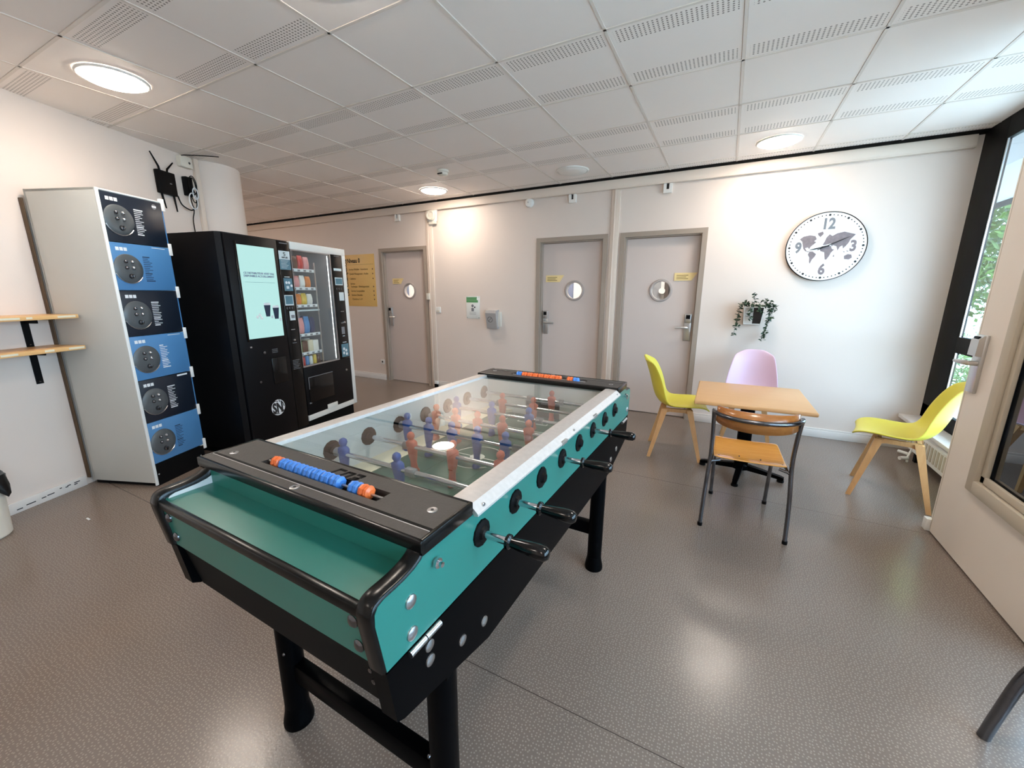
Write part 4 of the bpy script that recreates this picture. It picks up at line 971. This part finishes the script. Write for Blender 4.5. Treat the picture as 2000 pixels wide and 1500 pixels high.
MB().prism([(0, 0), (-.055, 0), (-.10, .21), (-.085, .245), (0, .255)], 'x', -.085, .075).build('box', 'grey_metal', t, smooth=False)
B('back_plate', 'plastic_cream', t, .04, .115, -.03, 0, .03, .225, .002)
tilt = Matrix.Translation((-.02, -.0795, .125)) @ Matrix.Rotation(math.atan2(.045, .21), 4, 'X')
def tilted(mb, nm, m):
    mb.v = [tuple(tilt @ Vector(v)) for v in mb.v]; return mb.build(nm, m, t)
tilted(MB().tube([(.036*math.cos(k*PI/14), 0, .036*math.sin(k*PI/14)) for k in range(28)], .004, 6, True), 'symbol_ring', 'print_black')
tilted(MB().cyl((-.024, 0, -.024), (.024, 0, .024), .0032, n=8), 'symbol_bar', 'print_black')
tilted(MB().box(-.016, .016, -.002, 0, -.004, .016), 'symbol_dog', 'print_black')
tilted(MB().lathe([(.009, 0), (.008, -.002)], 12, (-.045, 0, -.085), 'y'), 'key_lock', 'print_black')
# small fixtures
t = wallthing('light_switch', 'small white light switch near the notice', 'switch', -3.745, 1.12); B('plate', 'plastic_white', t, -.045, .045, -.01, 0, 0, .085, .003); B('rocker', 'plastic_cream', t, -.03, .03, -.014, -.009, .01, .04, .002)
t = wallthing('wall_socket', 'white wall socket low beside the sign door', 'socket', -4.925, .26); B('plate', 'plastic_white', t, -.04, .04, -.012, 0, 0, .078, .003); MB().lathe([(.016, -.012), (.015, -.013)], 14, (0, 0, .039), 'y').build('socket_hole', 'print_black', t)
for x, lb in ((-4.42, 'small white notched sensor box above the sign door'), (-1.722, 'small white notched sensor box above the bright porthole door'), (-.676, 'small white notched sensor box above the door behind the yellow chair')):
    t = wallthing('door_sensor', lb, 'sensor', x, 2.432, 'white sensor boxes under the trunking')
    MB().prism([(-.042, 0), (.042, 0), (.042, .092), (.014, .092), (.014, .035), (-.014, .035), (-.014, .092), (-.042, .092)], 'y', -.035, 0).build('case', 'plastic_white', t, smooth=False)
    B('notch_back', 'print_black', t, -.014, .014, -.012, -.001, .035, .092)
t = wallthing('alarm_sounder', 'round white alarm sounder on the joint strip', 'alarm', -3.772, 2.455)
B('base', 'plastic_white', t, -.085, .085, -.04, -.018, -.075, .075, .006); MB().lathe([(.07, -.04), (.072, -.07), (.06, -.085), (.045, -.082), (.04, -.07), (.02, -.072), (.001, -.075)], 32, axis='y').build('horn', 'plastic_cream', t)
MB().box(-.05, .07, -.05, -.02, -.115, -.075, .005).build('lower_box', 'plastic_cream', t)
t = wallthing('motion_detector', 'small round white motion detector under the trunking', 'detector', -2.28, 2.485)
MB().lathe([(.055, 0), (.055, -.02), (.045, -.045), (.02, -.055), (.001, -.056)], 28, axis='y').build('dome', 'plastic_white', t)
MB().lathe([(.01, -.05), (.008, -.06)], 12, axis='y').build('lens', 'grey_metal', t)
t = wallthing('door_stop', 'small white and black door stop at the foot of the joint strip', 'door stop', -3.80, 0)
B('foot', 'plastic_white', t, -.03, .03, -.06, -.026, .05, .10, .004); B('rubber', 'black', t, -.022, .022, -.07, -.026, 0, .055, .004)

# ================================================================== SEATING GROUP
def shell_chair(label, colour, loc, rz, group):
    t = thing('shell_chair', label, 'chair', loc, rz, group)      # local +y = facing
    prof = [(-.305, .868, .105), (-.298, .858, .142), (-.284, .825, .166), (-.256, .75, .186), (-.228, .66, .204), (-.206, .58, .215), (-.18, .51, .222), (-.135, .462, .228), (-.07, .442, .232), (.02, .442, .233), (.11, .452, .230), (.18, .458, .222), (.222, .452, .205), (.238, .440, .175)]
    nu = 12; vs_ = []; m = len(prof)
    for i, (y, z, hw) in enumerate(prof):
        q = i/(m-1)
        for k in range(nu+1):
            u = -1+2*k/nu; e = u*u
            fwd = e*(.012+.085*math.sin(PI*min(1, q/.66))) ; up = .038*e*math.sin(PI*min(1, max(0, (q-.32)/.68)))
            top = -.03*e*e if i <= 1 else 0
            vs_.append((u*hw, y+fwd, z+up+top))
    mb = MB().add(vs_, [(i*(nu+1)+k, i*(nu+1)+k+1, (i+1)*(nu+1)+k+1, (i+1)*(nu+1)+k) for i in range(m-1) for k in range(nu)])
    o = mb.build('seat_shell', colour, t, ang=180)
    so = o.modifiers.new('solid', 'SOLIDIFY'); so.thickness = .014; so.offset = 0; ss = o.modifiers.new('sub', 'SUBSURF'); ss.levels = 1; ss.render_levels = 2
    for sx in (1, -1):
        for sy_ in (1, -1):
            top = Vector((sx*.115, sy_*.10+.0, .425)); bot = Vector((sx*.205, sy_*.205, 0)); l = MB(); vs2 = []
            for p, h in ((bot, .0135), (bot.lerp(top, .55), .0185), (top, .024)):
                vs2 += [(p.x-h, p.y-h, p.z), (p.x+h, p.y-h, p.z), (p.x+h, p.y+h, p.z), (p.x-h, p.y+h, p.z)]
            l.add(vs2, [(0, 3, 2, 1), (8, 9, 10, 11)]+[(a_*4+k, a_*4+(k+1) % 4, a_*4+4+(k+1) % 4, a_*4+4+k) for a_ in range(2) for k in range(4)])
            l.build('leg', 'beech_leg', t, smooth=False)
    for sx in (1, -1):
        MB().prism([(-.115, .43), (-.115, .385), (-.06, .40), (.06, .40), (.115, .385), (.115, .43)], 'x', sx*.115-.012, sx*.115+.012).build('side_apron', 'beech_leg', t, smooth=False)
        MB().prism([(-.115, .43), (-.115, .392), (-.06, .405), (.06, .405), (.115, .392), (.115, .43)], 'y', sx*.10-.011, sx*.10+.011).build('cross_apron', 'beech_leg', t, smooth=False)
    return t
shell_chair('yellow shell chair with beech legs in front of the taupe door', 'yellow_plastic', (-.305, 3.75, 0), R(-90+7.7), 'moulded shell chairs')
shell_chair('pink shell chair with beech legs behind the square table', 'pink_plastic', (.275, 4.30, 0), R(180-3), 'moulded shell chairs')
shell_chair('yellow shell chair with beech legs beside the black window frame', 'yellow_plastic', (1.16, 3.62, 0), R(90-15), 'moulded shell chairs')
# square table
t = thing('cafe_table', 'square beech topped cafe table on a black star pedestal', 'table', (.226, 3.508, 0), R(.8))
MB().box(-.37, .37, -.384, .384, .620, .648, .009, 3).build('table_top', 'beech_top', t)
B('mounting_plate', 'black', t, -.2, .2, -.2, .2, .608, .621, .003)
MB().box(-.048, .048, -.03, .03, .05, .61, .006).build('column', 'black_paint', t)
MB().lathe([(.06, .045), (.055, .075), (.04, .09)], 20).build('hub', 'black_paint', t)
for k in range(4):
    q = R(-9)+k*PI/2; d = Vector((math.cos(q), math.sin(q), 0)); n_ = Vector((-d.y, d.x, 0)); vs2 = []
    for s, h0, h1, wd in ((.03, .04, .085, .022), (.27, .022, .045, .018), (.295, .02, .038, .016)):
        vs2 += [d*s+n_*wd+Vector((0, 0, h0)), d*s-n_*wd+Vector((0, 0, h0)), d*s-n_*wd+Vector((0, 0, h1)), d*s+n_*wd+Vector((0, 0, h1))]
    ft = MB().add(vs2, [(0, 1, 2, 3), (8, 11, 10, 9)]+[(a_*4+k_, a_*4+4+k_, a_*4+4+(k_+1) % 4, a_*4+(k_+1) % 4) for a_ in range(2) for k_ in range(4)]).build('foot', 'black_paint', t, smooth=False)
    c_ = d*.275; MB().lathe([(.024, 0), (.024, .014), (.012, .022)], 14, (c_.x, c_.y, 0)).build('glide', 'black', ft)
# plywood chair with chromed tube frame
def tube_chair(label, loc, rz):
    t = thing('tube_chair', label, 'chair', loc, rz)              # local +y = facing
    r = .0115
    for s in (1, -1):
        MB().tube([(s*.222, -.245, 0), (s*.215, -.235, .25), (s*.205, -.205, .46), (s*.208, -.215, .62), (s*.214, -.235, .74)], r, 12, sub=5).build('rear_leg', 'dark_chrome', t)
        MB().tube([(s*.165, .235, 0), (s*.17, .20, .40), (s*.175, .17, .425), (s*.185, .0, .425), (s*.2, -.2, .415)], r, 12, sub=4).build('front_leg', 'dark_chrome', t)
        MB().lathe([(.014, 0), (.014, .02)], 12, (s*.222, -.245, 0)).build('foot_cap', 'black', t); MB().lathe([(.014, 0), (.014, .02)], 12, (s*.165, .235, 0)).build('foot_cap', 'black', t)
        MB().cyl((s*.208, -.21, .415), (s*.15, -.19, .425), .008, n=8).build('seat_bracket', 'dark_chrome', t)
    MB().cyl((-.175, .16, .425), (.175, .16, .425), .009, n=10).build('seat_bar', 'dark_chrome', t)
    arc = [(.214*math.cos(q), -.235-.13*math.sin(q), .742-.012*math.sin(q)) for q in [PI*k/20 for k in range(21)]]
    MB().tube(arc, .012, 12).build('back_rail', 'dark_chrome', t)
    vs2 = []; nn = 20
    for k in range(nn+1):
        q = R(12)+(PI-R(24))*k/nn; c, s_ = math.cos(q), math.sin(q)
        for rr, z in ((.0, .69-.03*s_), (.0, .775+.0*s_)):
            vs2.append((.2*c, -.222-.118*s_, z))
    bk = MB().add(vs2, [(2*k, 2*k+2, 2*k+3, 2*k+1) for k in range(nn)]).build('backrest', 'plywood_dark', t, ang=180)
    so = bk.modifiers.new('solid', 'SOLIDIFY'); so.thickness = .011; so.offset = 0
    pr = [(-.225, .452), (-.19, .440), (-.10, .434), (0, .436), (.10, .444), (.17, .448), (.205, .438), (.222, .415)]
    wd_ = [.185, .19, .19, .188, .185, .182, .18, .178]; vs2 = []
    for (y, z), hw in zip(pr, wd_):
        for k in range(9): u = -1+k/4; vs2.append((u*hw, y, z+.006*u*u))
    st = MB().add(vs2, [(i*9+k, i*9+k+1, (i+1)*9+k+1, (i+1)*9+k) for i in range(7) for k in range(8)]).build('seat', 'plywood', t, ang=180)
    so = st.modifiers.new('solid', 'SOLIDIFY'); so.thickness = .011; so.offset = 0; ss = st.modifiers.new('sub', 'SUBSURF'); ss.levels = 1; ss.render_levels = 2
    for x, y in ((-.16, -.18), (-.05, -.14), (.06, -.15), (.165, -.18)): MB().lathe([(.004, .447), (.004, .452)], 8, (x, y, 0)).build('seat_rivet', 'print_black', t)
    return t
tube_chair('plywood chair on a dark chrome tube frame pushed towards the square table', (.205, 2.79, 0), R(1.5))
# chair whose bent tube foot shows at the right edge
t = thing('cantilever_chair', 'bent chrome tube chair by the open door', 'chair', (1.03, 1.40, 0), R(90))
def lc(x, y, z):   # world -> local
    dx, dy = x-1.03, y-1.40; return (dy, -dx, z)
for yy in (1.62, 1.18):
    MB().tube([lc(.883, yy, .0), lc(.897, yy, .10), lc(.925, yy, .26), lc(.97, yy, .36), lc(1.02, yy, .42), lc(1.12, yy, .435), lc(1.13, yy, .43)], 0.0165, 12, sub=5).build('front_leg', 'dark_chrome', t)
    MB().tube([lc(1.13, yy, .43), lc(1.15, yy, .43), lc(1.155, yy, .5), lc(1.17, yy, .82)], 0.0165, 12, sub=4).build('back_upright', 'dark_chrome', t)
    MB().tube([lc(1.10, yy, .43), lc(1.135, yy, .25), lc(1.16, yy, .0)], 0.0165, 12, sub=4).build('rear_leg', 'dark_chrome', t)
MB().box(*sorted((lc(0, 1.17, 0)[0], lc(0, 1.63, 0)[0])), *sorted((lc(.93, 0, 0)[1], lc(1.15, 0, 0)[1])), .44, .455, .005).build('seat', 'plywood', t)
MB().box(*sorted((lc(0, 1.17, 0)[0], lc(0, 1.63, 0)[0])), *sorted((lc(1.145, 0, 0)[1], lc(1.157, 0, 0)[1])), .66, .80, .004).build('backrest', 'plywood', t)

# ================================================================== RADIATOR
t = thing('radiator', 'low white convector radiator under the window sill', 'radiator', (WX-.02, 3.95, 0))
MB().prism([(-.11, .09), (-.12, .10), (-.12, .26), (-.10, .285), (0, .285), (0, .09)], 'y', -.62, .62).build('casing', 'plastic_white', t, smooth=False)
for k in range(22):
    y = -.57+k*.054; B('grille_slat', 'beige_trim', t, -.124, -.118, y, y+.028, .13, .245)
for y in (-.5, .5): B('foot', 'black', t, -.09, -.04, y-.02, y+.02, 0, .09)
t = thing('radiator_valve', 'white radiator valve and pipe near the back corner', 'valve', (1.50, 4.42, 0))
MB().tube([(0, 0, 0), (0, 0, .05), (.02, .02, .10), (.03, -.02, .14)], .009, 8, sub=4).build('pipe', 'plastic_white', t)
MB().cyl((-.06, -.03, .035), (0, 0, .035), .016, .013, 14).build('knob', 'plastic_white', t)
MB().cyl((-.05, .06, .07), (.0, .01, .07), .014, .012, 14).build('knob', 'plastic_white', t)

# ================================================================== OUTSIDE
struct(MB().box(WX+.3, 30, -16, 24, -.3, -.15).build('ground', 'pavement'), 'pale paved ground outside the window')
t = thing('garden_wall', 'low grey garden wall outside the window', 'wall', (6.4, 6, -.15)); B('masonry', 'render_grey', t, -.1, .1, -6, 12, 0, .75); B('coping', 'pavement', t, -.14, .14, -6, 12, .75, .8)
t = thing('roof_eave', 'grey projecting eave above the window outside', 'eave', (WX+.3, 2, 2.46)); B('soffit', 'render_grey', t, 0, .75, -4, 9, .0, .3); B('fascia', 'black_matte', t, .75, .78, -4, 9, -.06, .3)
def tree(label, x, y, h, rad, seed, n, low=.6):
    t = thing('garden_tree', label, 'tree', (x, y, -.15)); rn = random.Random(seed)
    MB().tube([(0, 0, 0), (.05, .05, h*.4), (0, .1, h*.8)], .1, 10, rad=[.12, .09, .04]).build('trunk', 'bark', t)
    vs_ = []; fs = []
    for i in range(n):
        while True:
            p = Vector((rn.uniform(-1, 1), rn.uniform(-1, 1), rn.uniform(-1, 1)))
            if .15 < p.length < 1: break
        p = Vector((p.x*rad, p.y*rad, low+(h-low)*(p.z*.5+.5)))
        s = rn.uniform(.05, .1); u = Vector((rn.uniform(-1, 1), rn.uniform(-1, 1), rn.uniform(-1, 1))).normalized(); v = u.orthogonal().normalized()
        k = len(vs_); vs_ += [p, p+u*s+v*s*.45, p+u*s*2, p+u*s-v*s*.45]; fs.append((k, k+1, k+2, k+3))
    o = MB().add(vs_, fs).build('foliage', 'tree_leaf', t, smooth=False); o['kind'] = 'stuff'
tree('bright green leafy tree outside nearest the window', 4.15, 10.3, 5.2, 1.7, 1, 11000, 1.1)
tree('bright green leafy tree outside behind the garden wall', 7.4, 17.0, 7.0, 2.8, 2, 12000, .8)
tree('bright green leafy tree outside further along the garden wall', 8.0, 5.0, 6.0, 2.2, 5, 5000, 1.2)
for k, (x, y, lb) in enumerate(((3.3, 8.2, 'low pale green shrub outside beside the leafy tree trunk'), (4.6, 13.4, 'low pale green shrub outside in front of the garden wall'))):
    t = thing('garden_shrub', lb, 'shrub', (x, y, -.15), 0, 'shrubs outside the window'); rn = random.Random(k)
    vs_ = []; fs = []
    for i in range(1200):
        p = Vector((rn.gauss(0, .28), rn.gauss(0, .28), abs(rn.gauss(.3, .25)))); s = rn.uniform(.03, .06); u = Vector((rn.uniform(-1, 1), rn.uniform(-1, 1), rn.uniform(-.3, 1))).normalized(); v = u.orthogonal().normalized()
        q = len(vs_); vs_ += [p, p+u*s+v*s*.4, p+u*s*2, p+u*s-v*s*.4]; fs.append((q, q+1, q+2, q+3))
    o = MB().add(vs_, fs).build('foliage', 'tree_leaf', t, smooth=False); o['kind'] = 'stuff'
